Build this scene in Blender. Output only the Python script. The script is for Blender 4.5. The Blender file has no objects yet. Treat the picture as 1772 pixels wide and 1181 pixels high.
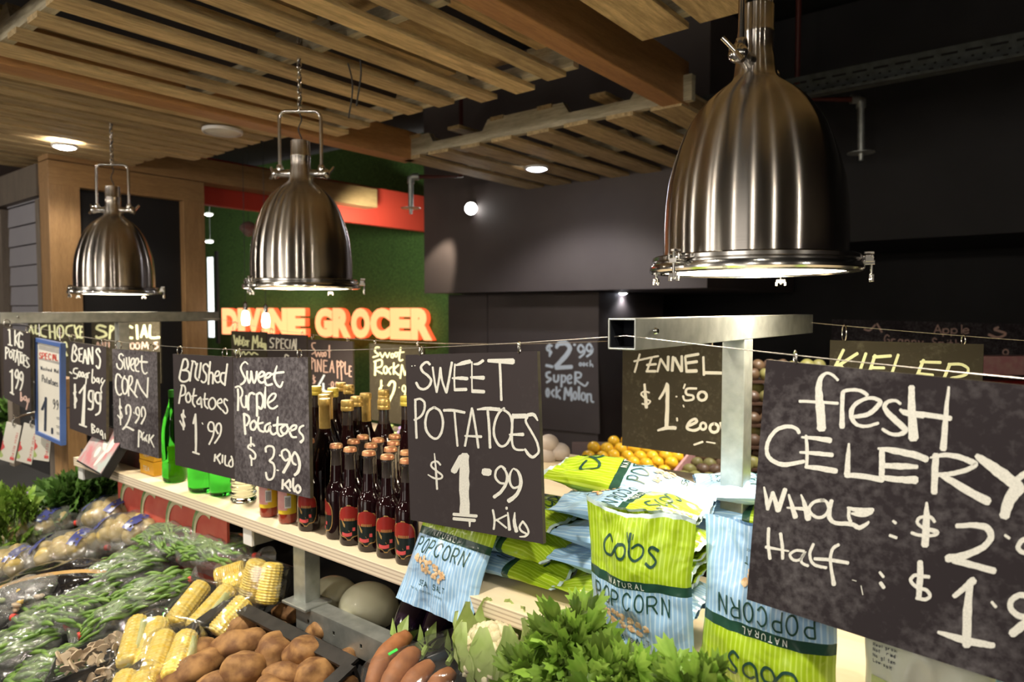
import bpy, math, random
from mathutils import Vector, Matrix, noise, Euler
random.seed(7)
PI = math.pi
sc = bpy.context.scene
COL = sc.collection
# ------------------------------------------------------------------ camera, world, lights, exposure
EZ = 1.6
FP = 1181.0
PIT = math.atan(55.5/FP)
F0 = Vector((-.6209, .7839, 0)); RR = Vector((.7839, .6209, 0)); U0 = Vector((0, 0, 1))
FW = F0*math.cos(PIT) - U0*math.sin(PIT); UP = U0*math.cos(PIT) + F0*math.sin(PIT)
CP = Vector((0, 0, EZ))
cam = bpy.data.cameras.new('camera'); camo = bpy.data.objects.new('camera', cam); COL.objects.link(camo)
cam.sensor_width = 36; cam.lens = 36*FP/1772; cam.clip_start = .02
camo.matrix_world = Matrix.Translation(CP) @ Matrix((RR, UP, -FW)).transposed().to_4x4()
cam.dof.use_dof = True; cam.dof.focus_distance = 1.3; cam.dof.aperture_fstop = 4.5
sc.camera = camo
W = bpy.data.worlds.new('world'); sc.world = W; W.use_nodes = True
bg = W.node_tree.nodes['Background']; bg.inputs[0].default_value = (1, .93, .84, 1); bg.inputs[1].default_value = 1.6
sc.view_settings.view_transform = 'Standard'; sc.view_settings.look = 'None'
sc.view_settings.exposure = 0.52; sc.view_settings.gamma = 1; sc.view_settings.use_curve_mapping = False
def light(name, kind, loc, target, energy, color, size=.3, sizey=None, spot=None, blend=.5):
    l = bpy.data.lights.new(name, kind); l.energy = energy; l.color = color
    if kind == 'AREA':
        l.size = size
        if sizey: l.shape = 'RECTANGLE'; l.size_y = sizey
    else: l.shadow_soft_size = size
    if spot: l.spot_size = spot; l.spot_blend = blend
    o = bpy.data.objects.new(name, l); COL.objects.link(o); o.location = loc
    d = Vector(target)-Vector(loc); o.rotation_euler = d.to_track_quat('-Z', 'Y').to_euler()
    return o
# unseen bulbs added over the aisle to light pallet undersides and board fronts
for (x, y, e) in ((-6.4, -.3, 30), (-5.2, -1.5, 34), (-4.1, -.7, 30), (-2.9, -1.9, 36), (-1.9, -1.1, 30), (-.7, -2.2, 34), (.4, -1.2, 28), (1.7, -.9, 28), (2.6, .5, 26)):
    light('aisle_bulb', 'POINT', (x, y, 2.30), (x, y, 0), e*.50, (1, .90, .76), .055)
for x in (-4.2, -3.1, -2.05, -1.0, .1):
    light('track_spot_light', 'SPOT', (x, .30, 2.47), (x+.03, .80, .95), 62, (1, .92, .76), .04, spot=1.45, blend=.6)
light('track_spot_light', 'SPOT', (-1.75, -.75, 2.75), (-.75, 1.0, 1.1), 14, (1, .95, .88), .025, spot=.9, blend=.5)
light('rear_downlight', 'SPOT', (-.7, 3.1, 2.5), (-.8, 3.4, .8), 170, (1, .95, .85), .06, spot=1.3)  # unseen spots added to brighten the stands at the back
light('rear_downlight', 'SPOT', (-2.4, 3.0, 2.3), (-2.6, 4.3, .9), 25, (1, .95, .9), .06, spot=1.6)
# ------------------------------------------------------------------ picture-plane helpers
def ray(x, y): return RR*((x-886)/FP) + FW + UP*((590.5-y)/FP)
def D(x, y, d): r = ray(x, y); return CP + r*(d/r.dot(F0))
def onx(x, y, w): r = ray(x, y); return CP + r*(w/r.x)
def ony(x, y, w): r = ray(x, y); return CP + r*(w/r.y)
def onz(x, y, w): r = ray(x, y); return CP + r*((w-EZ)/r.z)
def onplane(x, y, p, n): r = ray(x, y); return CP + r*((p-CP).dot(n)/r.dot(n))
SL = .35
def zs(y): return .82 + SL*(y-.95)
def onp(x, y, dz=0):
    r = ray(x, y); a = .82-SL*.95+dz
    return CP + r*((a-EZ)/(r.z-SL*r.y))
# ------------------------------------------------------------------ mesh builder
class MB:
    def __init__(s): s.v = []; s.f = []; s.m = []; s.uv = {}
    def add(s, vs, fs, mi=0):
        b = len(s.v); s.v += [tuple(v) for v in vs]; s.f += [tuple(b+i for i in f) for f in fs]; s.m += [mi]*len(fs); return b
    def box(s, c, d, mi=0, M=None):
        vs = [Vector((x*d[0]/2, y*d[1]/2, z*d[2]/2)) for x in (-1, 1) for y in (-1, 1) for z in (-1, 1)]
        if M: vs = [M @ v for v in vs]
        vs = [v+Vector(c) for v in vs]
        s.add(vs, [(0, 1, 3, 2), (4, 6, 7, 5), (0, 4, 5, 1), (2, 3, 7, 6), (0, 2, 6, 4), (1, 5, 7, 3)], mi); return s
    def bb(s, a, b, mi=0):
        return s.box([(a[i]+b[i])/2 for i in range(3)], [abs(b[i]-a[i]) for i in range(3)], mi)
    def lathe(s, prof, n=24, c=(0, 0, 0), M=None, mi=0, cap=True):
        c = Vector(c); vs = []
        for r, z in prof:
            for k in range(n):
                a = 2*PI*k/n; v = Vector((r*math.cos(a), r*math.sin(a), z))
                vs.append((M @ v if M else v)+c)
        fs = [(i*n+k, i*n+(k+1) % n, (i+1)*n+(k+1) % n, (i+1)*n+k) for i in range(len(prof)-1) for k in range(n)]
        if cap:
            fs.append(tuple(range(n-1, -1, -1))); fs.append(tuple((len(prof)-1)*n+k for k in range(n)))
        s.add(vs, fs, mi); return s
    def tube(s, pts, r, n=8, mi=0, closed=False, cap=True):
        pts = [Vector(p) for p in pts]; N = len(pts); vs = []; fs = []
        up = Vector((0, 0, 1)); prev = None
        for i, p in enumerate(pts):
            a = pts[(i-1) % N] if (closed or i > 0) else p; b = pts[(i+1) % N] if (closed or i < N-1) else p
            t = (b-a).normalized()
            if prev is None:
                u = t.cross(up); u = t.cross(Vector((1, 0, 0))) if u.length < .05 else u
            else: u = prev - t*prev.dot(t)
            u.normalize(); prev = u; w = t.cross(u)
            rr = r[i] if isinstance(r, (list, tuple)) else r
            vs += [p+(u*math.cos(2*PI*k/n)+w*math.sin(2*PI*k/n))*rr for k in range(n)]
        L = N if closed else N-1
        for i in range(L):
            j = (i+1) % N
            fs += [(i*n+k, i*n+(k+1) % n, j*n+(k+1) % n, j*n+k) for k in range(n)]
        if cap and not closed: fs += [tuple(range(n-1, -1, -1)), tuple((N-1)*n+k for k in range(n))]
        s.add(vs, fs, mi); return s
    def ell(s, c, r, nu=20, nv=12, amp=0, fr=1, seed=0, M=None, mi=0, fn=None):
        c = Vector(c); vs = []; fs = []
        for i in range(nv+1):
            th = PI*i/nv
            for k in range(nu):
                ph = 2*PI*k/nu; d = Vector((math.sin(th)*math.cos(ph), math.sin(th)*math.sin(ph), math.cos(th)))
                q = 1 + (amp*noise.noise(d*fr+Vector((seed*3.1, seed*1.7, seed))) if amp else 0)
                v = Vector((d.x*r[0], d.y*r[1], d.z*r[2]))*q
                if fn: v = fn(v, d)
                vs.append((M @ v if M else v)+c)
        fs = [(i*nu+k, (i+1)*nu+k, (i+1)*nu+(k+1) % nu, i*nu+(k+1) % nu) for i in range(nv) for k in range(nu)]
        s.add(vs, fs, mi); return s
    def quad(s, a, b, c, d, mi=0): s.add([a, b, c, d], [(0, 1, 2, 3)], mi); return s
def tag(o, label=None, cat=None, group=None, kind=None):
    if label: o['label'] = label
    if cat: o['category'] = cat
    if group: o['group'] = group
    if kind: o['kind'] = kind
    return o
def thing(name, label, cat, loc=(0, 0, 0), rot=(0, 0, 0), group=None):
    o = bpy.data.objects.new(name, None); COL.objects.link(o); o.location = loc; o.rotation_euler = rot; o.empty_display_size = .05
    return tag(o, label, cat, group)
def meshof(name, mb, mats, smooth=0):
    me = bpy.data.meshes.new(name); me.from_pydata(mb.v, [], mb.f)
    if not isinstance(mats, (list, tuple)): mats = [mats]
    for m in mats: me.materials.append(m)
    if len(mats) > 1: me.polygons.foreach_set('material_index', mb.m)
    if mb.uv:
        uvl = me.uv_layers.new(name='UVMap')
        for lp in me.loops: uvl.data[lp.index].uv = mb.uv.get(lp.vertex_index, (0, 0))
    if smooth:
        me.polygons.foreach_set('use_smooth', [True]*len(me.polygons))
        if smooth < 180: me.set_sharp_from_angle(angle=math.radians(smooth))
    me.validate(); return me
def mk(name, mb, mats, parent=None, smooth=0, local=False, bevel=0, label=None, cat=None, group=None, kind=None):
    """world-space (or parent-local) geometry -> object with its origin at its own base"""
    xs = [v[0] for v in mb.v]; ys = [v[1] for v in mb.v]; zz = [v[2] for v in mb.v]
    o_ = Vector(((min(xs)+max(xs))/2, (min(ys)+max(ys))/2, min(zz)))
    mb.v = [(v[0]-o_.x, v[1]-o_.y, v[2]-o_.z) for v in mb.v]
    o = bpy.data.objects.new(name, meshof(name, mb, mats, smooth)); COL.objects.link(o)
    if parent:
        o.parent = parent; o.location = o_ if local else o_-parent_world(parent)
    else: o.location = o_
    if bevel:
        b = o.modifiers.new('bevel', 'BEVEL'); b.width = bevel; b.segments = 2; b.limit_method = 'ANGLE'
    return tag(o, label, cat, group, kind)
def parent_world(p):
    v = Vector(p.location)
    while p.parent: p = p.parent; v += Vector(p.location)
    return v
def dup(root, loc, rot=None, label=None, group=None):
    r = root.copy(); COL.objects.link(r); r.location = loc
    if rot is not None: r.rotation_euler = rot
    if label: r['label'] = label
    if group: r['group'] = group
    for ch in list(KIDS.get(root.name, [])) or [c for c in bpy.data.objects if c.parent == root]:
        c = ch.copy(); COL.objects.link(c); c.parent = r
        for g in [x for x in bpy.data.objects if x.parent == ch]:
            d = g.copy(); COL.objects.link(d); d.parent = c
    return r
KIDS = {}
# ------------------------------------------------------------------ materials
def NT(name):
    m = bpy.data.materials.new(name); m.use_nodes = True; nt = m.node_tree
    return m, nt, nt.nodes['Principled BSDF']
def N(nt, t, **k):
    n = nt.nodes.new(t)
    for a, b in k.items(): setattr(n, a, b)
    return n
def ramp(nt, fac, stops):
    r = N(nt, 'ShaderNodeValToRGB'); nt.links.new(fac, r.inputs[0])
    while len(r.color_ramp.elements) < len(stops): r.color_ramp.elements.new(.5)
    for e, (p, c) in zip(r.color_ramp.elements, stops): e.position = p; e.color = (*c, 1) if len(c) == 3 else c
    return r.outputs[0]
def coords(nt, scale=(1, 1, 1), rnd=False, kind='Object'):
    tc = N(nt, 'ShaderNodeTexCoord'); mp = N(nt, 'ShaderNodeMapping'); mp.inputs['Scale'].default_value = scale
    nt.links.new(tc.outputs[kind], mp.inputs[0])
    if rnd:
        oi = N(nt, 'ShaderNodeObjectInfo'); mu = N(nt, 'ShaderNodeMath', operation='MULTIPLY'); mu.inputs[1].default_value = 37
        nt.links.new(oi.outputs['Random'], mu.inputs[0]); nt.links.new(mu.outputs[0], mp.inputs['Location'])
    return mp.outputs[0]
def noisy(nt, co, scale, detail=4, rough=.5, dist=0):
    n = N(nt, 'ShaderNodeTexNoise'); n.inputs['Scale'].default_value = scale; n.inputs['Detail'].default_value = detail
    n.inputs['Roughness'].default_value = rough; n.inputs['Distortion'].default_value = dist
    nt.links.new(co, n.inputs['Vector']); return n.outputs['Fac']
def bump(nt, b, h, strength=.3, dist=.002):
    n = N(nt, 'ShaderNodeBump'); n.inputs['Strength'].default_value = strength; n.inputs['Distance'].default_value = dist
    nt.links.new(h, n.inputs['Height']); nt.links.new(n.outputs[0], b.inputs['Normal'])
def mat(name, c1, c2=None, rough=.5, metal=0, scale=20, detail=4, stretch=(1, 1, 1), bmp=0, bd=.001, rnd=False, lo=.35, hi=.65,
        trans=0, coat=0, spec=.5, ior=1.45, emit=None, es=0, sub=0, sheen=0):
    m, nt, b = NT(name)
    c2 = c2 or tuple(x*.8 for x in c1)
    co = coords(nt, stretch, rnd); f = noisy(nt, co, scale, detail)
    nt.links.new(ramp(nt, f, [(lo, c1), (hi, c2)]), b.inputs['Base Color'])
    b.inputs['Roughness'].default_value = rough; b.inputs['Metallic'].default_value = metal
    b.inputs['Transmission Weight'].default_value = trans; b.inputs['IOR'].default_value = ior
    b.inputs['Coat Weight'].default_value = coat; b.inputs['Specular IOR Level'].default_value = spec
    if sub: b.inputs['Subsurface Weight'].default_value = sub; b.inputs['Subsurface Scale'].default_value = .01
    if emit: b.inputs['Emission Color'].default_value = (*emit, 1); b.inputs['Emission Strength'].default_value = es
    if bmp: bump(nt, b, f, bmp, bd)
    return m
def s2l(r, g, b):
    return tuple(((x/255+.055)/1.055)**2.4 if x > 10 else x/255/12.92 for x in (r, g, b))
def wood(name, a, b_, stretch, rough=.7, rnd=True, scale=6):
    m, nt, b = NT(name); co = coords(nt, stretch, rnd)
    f = noisy(nt, co, scale, 6, .6, .6); f2 = noisy(nt, co, scale*6, 3, .6)
    mx = N(nt, 'ShaderNodeMix', data_type='RGBA', blend_type='MULTIPLY'); mx.inputs[0].default_value = .55
    nt.links.new(ramp(nt, f, [(.3, a), (.7, b_)]), mx.inputs[6]); nt.links.new(ramp(nt, f2, [(.3, (.55, .55, .55)), (.6, (1, 1, 1))]), mx.inputs[7])
    out = mx.outputs[2]
    if rnd:
        oi = N(nt, 'ShaderNodeObjectInfo'); hs = N(nt, 'ShaderNodeHueSaturation'); mr = N(nt, 'ShaderNodeMapRange')
        mr.inputs[3].default_value = .72; mr.inputs[4].default_value = 1.2
        nt.links.new(oi.outputs['Random'], mr.inputs[0]); nt.links.new(mr.outputs[0], hs.inputs['Value']); nt.links.new(out, hs.inputs['Color']); out = hs.outputs[0]
    nt.links.new(out, b.inputs['Base Color']); b.inputs['Roughness'].default_value = rough
    bump(nt, b, f2, .35, .0015); return m
M = {}
M['pallet'] = wood('pallet_wood', (.78, .59, .31), (.36, .25, .12), (9, .8, 9))
M['palletx'] = wood('pallet_wood_stringer', (.60, .54, .39), (.34, .29, .19), (.8, 9, 9))
M['beam'] = wood('orange_beam', (.62, .33, .13), (.44, .21, .08), (8, .6, 8), .55)
M['frame_wood'] = wood('portal_wood', (.46, .27, .12), (.34, .19, .08), (8, 8, .7), .5, rnd=False)
M['frame_woody'] = wood('portal_wood_y', (.44, .26, .11), (.31, .17, .07), (8, .7, 8), .5, rnd=False)
M['greywood'] = wood('grey_post_wood', (.22, .18, .14), (.15, .12, .10), (8, 8, .7), .7)
M['black'] = mat('black_paint', (.010, .009, .010), (.014, .013, .014), .7, scale=3)
M['ceil'] = mat('black_ceiling', (.008, .007, .007), (.012, .011, .010), .85, scale=2)
M['charcoal'] = mat('charcoal_wall', (.085, .068, .066), (.095, .078, .074), .6, scale=3)
M['floor'] = mat('floor_concrete', (.12, .11, .10), (.17, .15, .14), .5, scale=4)
M['white'] = mat('white_wall', (.5, .48, .45), (.55, .53, .5), .8, scale=4)
M['grass'] = mat('green_turf_wall', (.075, .145, .030), (.032, .07, .014), .95, scale=60, bmp=.8, bd=.01)
M['red'] = mat('red_fascia', (.60, .055, .03), (.55, .05, .03), .5, scale=3)
M['siding'] = mat('grey_siding', (.30, .29, .33), (.33, .32, .36), .6, scale=5)
M['chalk'] = mat('chalk_white', (.74, .72, .66), (.58, .57, .52), .95, scale=500, lo=.3, hi=.7)
M['chalky'] = mat('chalk_yellow', (.72, .74, .45), (.62, .64, .38), .95, scale=500)
M['chalkp'] = mat('chalk_pink', (.62, .42, .36), (.5, .33, .28), .95, scale=500)
M['chalkb'] = mat('chalk_blue', (.72, .80, .88), (.62, .70, .78), .95, scale=500)
def board_mat(name, base, smudge, lo, hi, sc_=9):
    m, nt, b = NT(name); co = coords(nt, (1, 1, 1), True)
    f = noisy(nt, co, sc_, 5, .6, 1.6); f2 = noisy(nt, co, 90, 3, .6)
    a = N(nt, 'ShaderNodeMath', operation='MULTIPLY'); nt.links.new(f, a.inputs[0]); nt.links.new(f2, a.inputs[1])
    nt.links.new(ramp(nt, a.outputs[0], [(lo, base), (hi, smudge)]), b.inputs['Base Color']); b.inputs['Roughness'].default_value = .9
    b.inputs['Specular IOR Level'].default_value = .06
    return m
M['bd_clean'] = board_mat('chalkboard_clean', (.045, .037, .039), (.072, .062, .064), .30, .75)
M['bd_dusty'] = board_mat('chalkboard_dusty', (.044, .037, .041), (.17, .155, .165), .16, .46, 4.5)
M['bd_dark'] = board_mat('chalkboard_dark', (.028, .023, .026), (.11, .10, .106), .20, .50, 5)
M['bd_olive'] = board_mat('chalkboard_olive', (.044, .038, .027), (.11, .10, .07), .26, .6)
M['bd_edge'] = mat('board_edge', (.06, .048, .024), (.025, .02, .014), .7, scale=30)
def steel(name, col, rough, an, rot=0, sc_=(1, 1, 60)):
    m, nt, b = NT(name); b.inputs['Metallic'].default_value = 1
    co = coords(nt, sc_); f = noisy(nt, co, 12, 3)
    nt.links.new(ramp(nt, f, [(.3, tuple(x*.93 for x in col)), (.7, col)]), b.inputs['Base Color'])
    b.inputs['Roughness'].default_value = rough; b.inputs['Anisotropic'].default_value = an; b.inputs['Anisotropic Rotation'].default_value = rot
    if an:
        t = N(nt, 'ShaderNodeTangent', direction_type='RADIAL', axis='Z'); nt.links.new(t.outputs[0], b.inputs['Tangent'])
    return m
M['lamp'] = steel('brushed_lamp_steel', (.54, .50, .455), .22, 1.0, .25)
M['chrome'] = steel('chrome', (.72, .70, .67), .16, 0)
M['galv'] = mat('galvanised_steel', (.56, .58, .55), (.40, .42, .40), .42, .75, scale=26, detail=5, bmp=.08)
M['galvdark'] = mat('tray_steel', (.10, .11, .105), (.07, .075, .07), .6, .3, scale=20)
M['wire'] = mat('wire_rope', (.55, .50, .45), (.35, .32, .28), .4, .8, scale=400)
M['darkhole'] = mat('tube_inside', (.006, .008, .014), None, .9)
M['plastic_w'] = mat('white_plastic', (.75, .75, .75), (.68, .68, .68), .35, scale=10)
M['ply'] = None
def plymat():
    m, nt, b = NT('plywood'); tc = N(nt, 'ShaderNodeTexCoord'); sp = N(nt, 'ShaderNodeSeparateXYZ'); nt.links.new(tc.outputs['Object'], sp.inputs[0])
    f = noisy(nt, coords(nt, (.7, 5, 5)), 4, 5, .6, .8)
    face = ramp(nt, f, [(.3, (.78, .66, .47)), (.7, (.70, .57, .38))])
    w = N(nt, 'ShaderNodeMath', operation='MULTIPLY'); w.inputs[1].default_value = 2*PI/.0085; nt.links.new(sp.outputs[2], w.inputs[0])
    sn = N(nt, 'ShaderNodeMath', operation='SINE'); nt.links.new(w.outputs[0], sn.inputs[0])
    edge = ramp(nt, sn.outputs[0], [(.1, (.74, .64, .50)), (.8, (.50, .40, .30))])
    ge = N(nt, 'ShaderNodeNewGeometry'); s2 = N(nt, 'ShaderNodeSeparateXYZ'); nt.links.new(ge.outputs['Normal'], s2.inputs[0])
    ab = N(nt, 'ShaderNodeMath', operation='ABSOLUTE'); nt.links.new(s2.outputs[2], ab.inputs[0])
    mx = N(nt, 'ShaderNodeMix', data_type='RGBA'); nt.links.new(ab.outputs[0], mx.inputs[0]); nt.links.new(edge, mx.inputs[6]); nt.links.new(face, mx.inputs[7])
    nt.links.new(mx.outputs[2], b.inputs['Base Color']); b.inputs['Roughness'].default_value = .55; return m
M['ply'] = plymat()
def glow(name, col, s):
    m, nt, b = NT(name); b.inputs['Base Color'].default_value = (*col, 1); b.inputs['Emission Color'].default_value = (*col, 1); b.inputs['Emission Strength'].default_value = s
    return m
M['lampglow'] = glow('lamp_diffuser', (1, .86, .62), 16)
M['led'] = glow('led_white', (1, .97, .92), 30)
M['ledblue'] = glow('led_cool', (.86, .88, 1), 30)
M['sign'] = glow('sign_lit_face', (1, .36, .15), 1.15)
M['signside'] = glow('sign_lit_side', (1, .10, .03), .9)
M['bulb'] = glow('bulb_lit', (1, .85, .7), 14)
M['windowlit'] = glow('window_daylight', (.9, .95, 1), 1.4)
def glass(name, col, rough=.02, ior=1.45):
    m, nt, b = NT(name); f = noisy(nt, coords(nt), 8, 2)
    nt.links.new(ramp(nt, f, [(.3, col), (.7, tuple(x*.92 for x in col))]), b.inputs['Base Color'])
    b.inputs['Transmission Weight'].default_value = 1; b.inputs['Roughness'].default_value = rough; b.inputs['IOR'].default_value = ior
    return m
M['greenglass'] = glass('green_glass', (.05, .50, .05), .03, 1.25)
M['clearglass'] = glass('clear_glass', (.86, .93, .80), .02, 1.3)
M['syrup'] = mat('dark_syrup', (.012, .003, .003), (.008, .002, .004), .06, coat=.3, scale=6)
M['neckglass'] = mat('neck_glass', (.05, .04, .036), (.03, .022, .02), .06, coat=.8, scale=9)
M['amber'] = mat('amber_drink', (.30, .03, .01), (.20, .02, .01), .1, coat=.6, scale=6)
def film(name, base=.10, tint=(1, 1, 1), cr=26, milky=.06, mx_=.5, bd_=.004):
    m = bpy.data.materials.new(name); m.use_nodes = True; nt = m.node_tree; nt.nodes.clear()
    out = N(nt, 'ShaderNodeOutputMaterial'); tr = N(nt, 'ShaderNodeBsdfTransparent'); gl = N(nt, 'ShaderNodeBsdfGlossy'); di = N(nt, 'ShaderNodeBsdfDiffuse')
    tr.inputs[0].default_value = (*tint, 1); gl.inputs['Roughness'].default_value = .12; di.inputs[0].default_value = (.8, .8, .78, 1)
    f = noisy(nt, coords(nt, (1, 1, 1), True), cr, 3, .6, 1.5)
    bp = N(nt, 'ShaderNodeBump'); bp.inputs['Strength'].default_value = 1; bp.inputs['Distance'].default_value = bd_; nt.links.new(f, bp.inputs['Height']); nt.links.new(bp.outputs[0], gl.inputs['Normal'])
    lw = N(nt, 'ShaderNodeLayerWeight'); lw.inputs[0].default_value = .35; nt.links.new(bp.outputs[0], lw.inputs['Normal'])
    mr = N(nt, 'ShaderNodeMapRange'); mr.inputs[3].default_value = base; mr.inputs[4].default_value = mx_; nt.links.new(lw.outputs['Fresnel'], mr.inputs[0])
    m1 = N(nt, 'ShaderNodeMixShader'); nt.links.new(mr.outputs[0], m1.inputs[0]); nt.links.new(tr.outputs[0], m1.inputs[1]); nt.links.new(gl.outputs[0], m1.inputs[2])
    m2 = N(nt, 'ShaderNodeMixShader'); m2.inputs[0].default_value = milky; nt.links.new(m1.outputs[0], m2.inputs[1]); nt.links.new(di.outputs[0], m2.inputs[2])
    nt.links.new(m2.outputs[0], out.inputs[0]); return m
M['film'] = film('clear_film', .08, (1, 1, 1), 24, .085, .55, .006); M['wrap'] = film('tight_wrap', .04, (1, 1, 1), 14, .015, .30, .0012); M['filmthick'] = film('milky_film', .10, (1, 1, 1), 40, .12, .5, .006)
M['brownpot'] = mat('brushed_potato_skin', (.40, .21, .075), (.17, .075, .028), .7, scale=34, detail=8, bmp=.6, bd=.002, rnd=True, lo=.36, hi=.62)
M['sweetpot'] = mat('sweet_potato_skin', (.38, .15, .055), (.26, .10, .04), .6, scale=40, bmp=.4, bd=.002, rnd=True)
M['washpot'] = mat('washed_potato_skin', (.56, .42, .14), (.45, .33, .10), .4, scale=20, coat=.3, rnd=True)
M['bean'] = mat('green_bean_skin', (.17, .29, .05), (.10, .20, .04), .4, scale=30, coat=.3, rnd=True)
M['husk'] = mat('corn_husk', (.62, .62, .32), (.48, .52, .22), .5, scale=10, stretch=(8, 8, 1))
def kernel():
    m, nt, b = NT('corn_kernels'); f = noisy(nt, coords(nt, (1, 1, 1), True), 90, 2)
    nt.links.new(ramp(nt, f, [(.3, (.86, .60, .07)), (.7, (.86, .70, .24))]), b.inputs['Base Color']); b.inputs['Roughness'].default_value = .3
    return m
M['kernel'] = kernel()
M['mush'] = mat('mushroom_slice', (.62, .50, .36), (.42, .31, .20), .6, scale=30, rnd=True)
M['tray_b'] = mat('black_tray', (.012, .012, .013), None, .3)
M['crate'] = mat('black_crate', (.016, .014, .013), (.030, .026, .023), .45, scale=30)
M['foil'] = mat('black_foil_bag', (.010, .009, .010), (.016, .014, .014), .12, coat=1, scale=16, bmp=1, bd=.01)
M['melon'] = mat('white_melon_skin', (.72, .70, .50), (.66, .64, .44), .35, scale=6, coat=.3)
M['scar'] = mat('melon_scar', (.34, .22, .09), (.48, .36, .16), .8, scale=60)
M['egg'] = mat('eggplant_skin', (.018, .008, .020), (.010, .005, .014), .12, coat=1, scale=6)
M['calyx'] = mat('green_calyx', (.22, .34, .07), (.30, .40, .12), .5, scale=20)
M['curd'] = mat('cauliflower_curd', (.72, .66, .46), (.58, .50, .32), .8, scale=60, bmp=.6, bd=.004)
M['leafpale'] = mat('pale_leaf', (.36, .48, .14), (.50, .58, .26), .5, scale=14)
def leafmat(name, a, b_):
    m, nt, b = NT(name); f = noisy(nt, coords(nt, (1, 1, 1), True), 30, 3)
    oi = N(nt, 'ShaderNodeObjectInfo'); hs = N(nt, 'ShaderNodeHueSaturation'); mr = N(nt, 'ShaderNodeMapRange'); mr.inputs[3].default_value = .42; mr.inputs[4].default_value = 1.75
    nt.links.new(oi.outputs['Random'], mr.inputs[0]); nt.links.new(mr.outputs[0], hs.inputs['Value'])
    nt.links.new(ramp(nt, f, [(.3, a), (.7, b_)]), hs.inputs['Color']); nt.links.new(hs.outputs[0], b.inputs['Base Color']); b.inputs['Roughness'].default_value = .45
    b.inputs['Subsurface Weight'].default_value = .0
    tl = N(nt, 'ShaderNodeBsdfTranslucent'); nt.links.new(hs.outputs[0], tl.inputs[0]); ms = N(nt, 'ShaderNodeMixShader'); ms.inputs[0].default_value = .3
    out = nt.nodes['Material Output']; nt.links.new(b.outputs[0], ms.inputs[1]); nt.links.new(tl.outputs[0], ms.inputs[2]); nt.links.new(ms.outputs[0], out.inputs[0])
    return m
M['celery'] = leafmat('celery_leaf', (.12, .24, .025), (.24, .36, .06))
M['kale'] = leafmat('dark_leaf', (.05, .13, .02), (.12, .22, .05))
M['stem'] = mat('celery_stem', (.34, .48, .14), (.26, .40, .09), .4, scale=20, stretch=(4, 4, 1))
M['orange'] = mat('orange_peel', (.98, .60, .03), (.96, .52, .02), .35, scale=120, bmp=.2, bd=.001, coat=.3)
M['avo'] = mat('brown_green_fruit', (.13, .075, .035), (.09, .05, .03), .5, scale=8, rnd=True, coat=.2)
M['avo2'] = mat('green_fruit', (.24, .22, .06), (.16, .14, .05), .5, scale=8, rnd=True)
M['egg_w'] = mat('pale_onion', (.50, .44, .40), (.42, .36, .33), .5, scale=8)
M['paper'] = mat('white_card', (.74, .71, .64), (.68, .65, .58), .6, scale=5)
M['cream'] = mat('cream_packet', (.72, .72, .62), (.62, .66, .54), .35, scale=6, coat=.3)
M['blueframe'] = mat('blue_plastic_frame', (.08, .15, .40), (.065, .12, .33), .35, scale=5)
M['blueside'] = mat('blue_frame_side', (.05, .12, .20), None, .4)
M['ink_red'] = mat('ink_red', (.65, .08, .06), None, .6); M['ink_grey'] = mat('ink_grey', (.40, .38, .36), None, .6)
M['ink'] = mat('ink_dark', (.03, .04, .07), None, .6); M['ink_green'] = mat('ink_dark_green', (.015, .06, .045), (.02, .07, .05), .4)
M['ink_white'] = mat('ink_white', (.75, .78, .75), None, .4); M['ink_tan'] = mat('print_popcorn', (.62, .36, .17), (.80, .60, .38), .5, scale=110, lo=.42, hi=.58)
M['ink_blue'] = mat('print_blue', (.05, .06, .22), (.08, .09, .30), .3); M['ink_gold'] = mat('print_gold', (.50, .30, .10), None, .35, .2)
M['lbl_red'] = mat('label_red', (.30, .022, .016), (.24, .018, .014), .3); M['lbl_black'] = mat('label_black', (.012, .018, .016), None, .3)
M['lbl_pink'] = mat('label_pink', (.66, .30, .30), (.72, .42, .38), .35, scale=30); M['lbl_yellow'] = mat('label_yellow', (.75, .55, .03), None, .35)
M['lbl_hot'] = mat('label_chilli', (.70, .10, .10), None, .3)
M['cap_gold'] = mat('gold_cap', (.72, .50, .16), (.60, .40, .12), .32, .55, scale=60)
M['cap_yel'] = mat('yellow_cap', (.80, .62, .10), None, .35, .2)
M['cap_red'] = mat('crown_cap', (.50, .20, .10), (.60, .38, .16), .35, .5, scale=30)
M['cap_green'] = mat('green_cap', (.06, .50, .04), None, .35)
M['stick_green'] = mat('green_sticker', (.05, .75, .08), None, .5)
M['stick_red'] = mat('red_tag', (.75, .06, .04), None, .5)
M['yellowbox'] = mat('yellow_carton', (.80, .45, .03), (.74, .38, .02), .45); M['redbox'] = mat('dark_red_carton', (.16, .02, .025), (.05, .015, .02), .45, scale=14)
M['wm_red'] = mat('print_watermelon', (.52, .07, .05), (.60, .13, .09), .5, scale=12); M['wm_green'] = mat('print_rind', (.10, .22, .06), (.30, .38, .18), .5, scale=30); M['wm_pale'] = mat('print_pale_rind', (.68, .62, .40), None, .5)
M['photo'] = mat('print_photo', (.55, .20, .22), (.45, .50, .48), .3, scale=14, lo=.4, hi=.6)
M['pinklamp'] = mat('pink_dome', (.5, .22, .2), (.6, .45, .42), .4)
M['drk_wood'] = mat('dark_timber_panel', (.06, .030, .018), (.085, .045, .028), .5, scale=6)
M['bluegrey'] = mat('bluish_goods', (.07, .10, .12), (.04, .06, .05), .4, scale=8)
M['redpipe'] = mat('red_pipe', (.10, .02, .015), None, .5)
M['cord'] = mat('grey_cord', (.06, .06, .06), None, .5)
M['violet'] = mat('violet_flowers', (.20, .08, .35), (.45, .4, .5), .6, scale=40)
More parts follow.
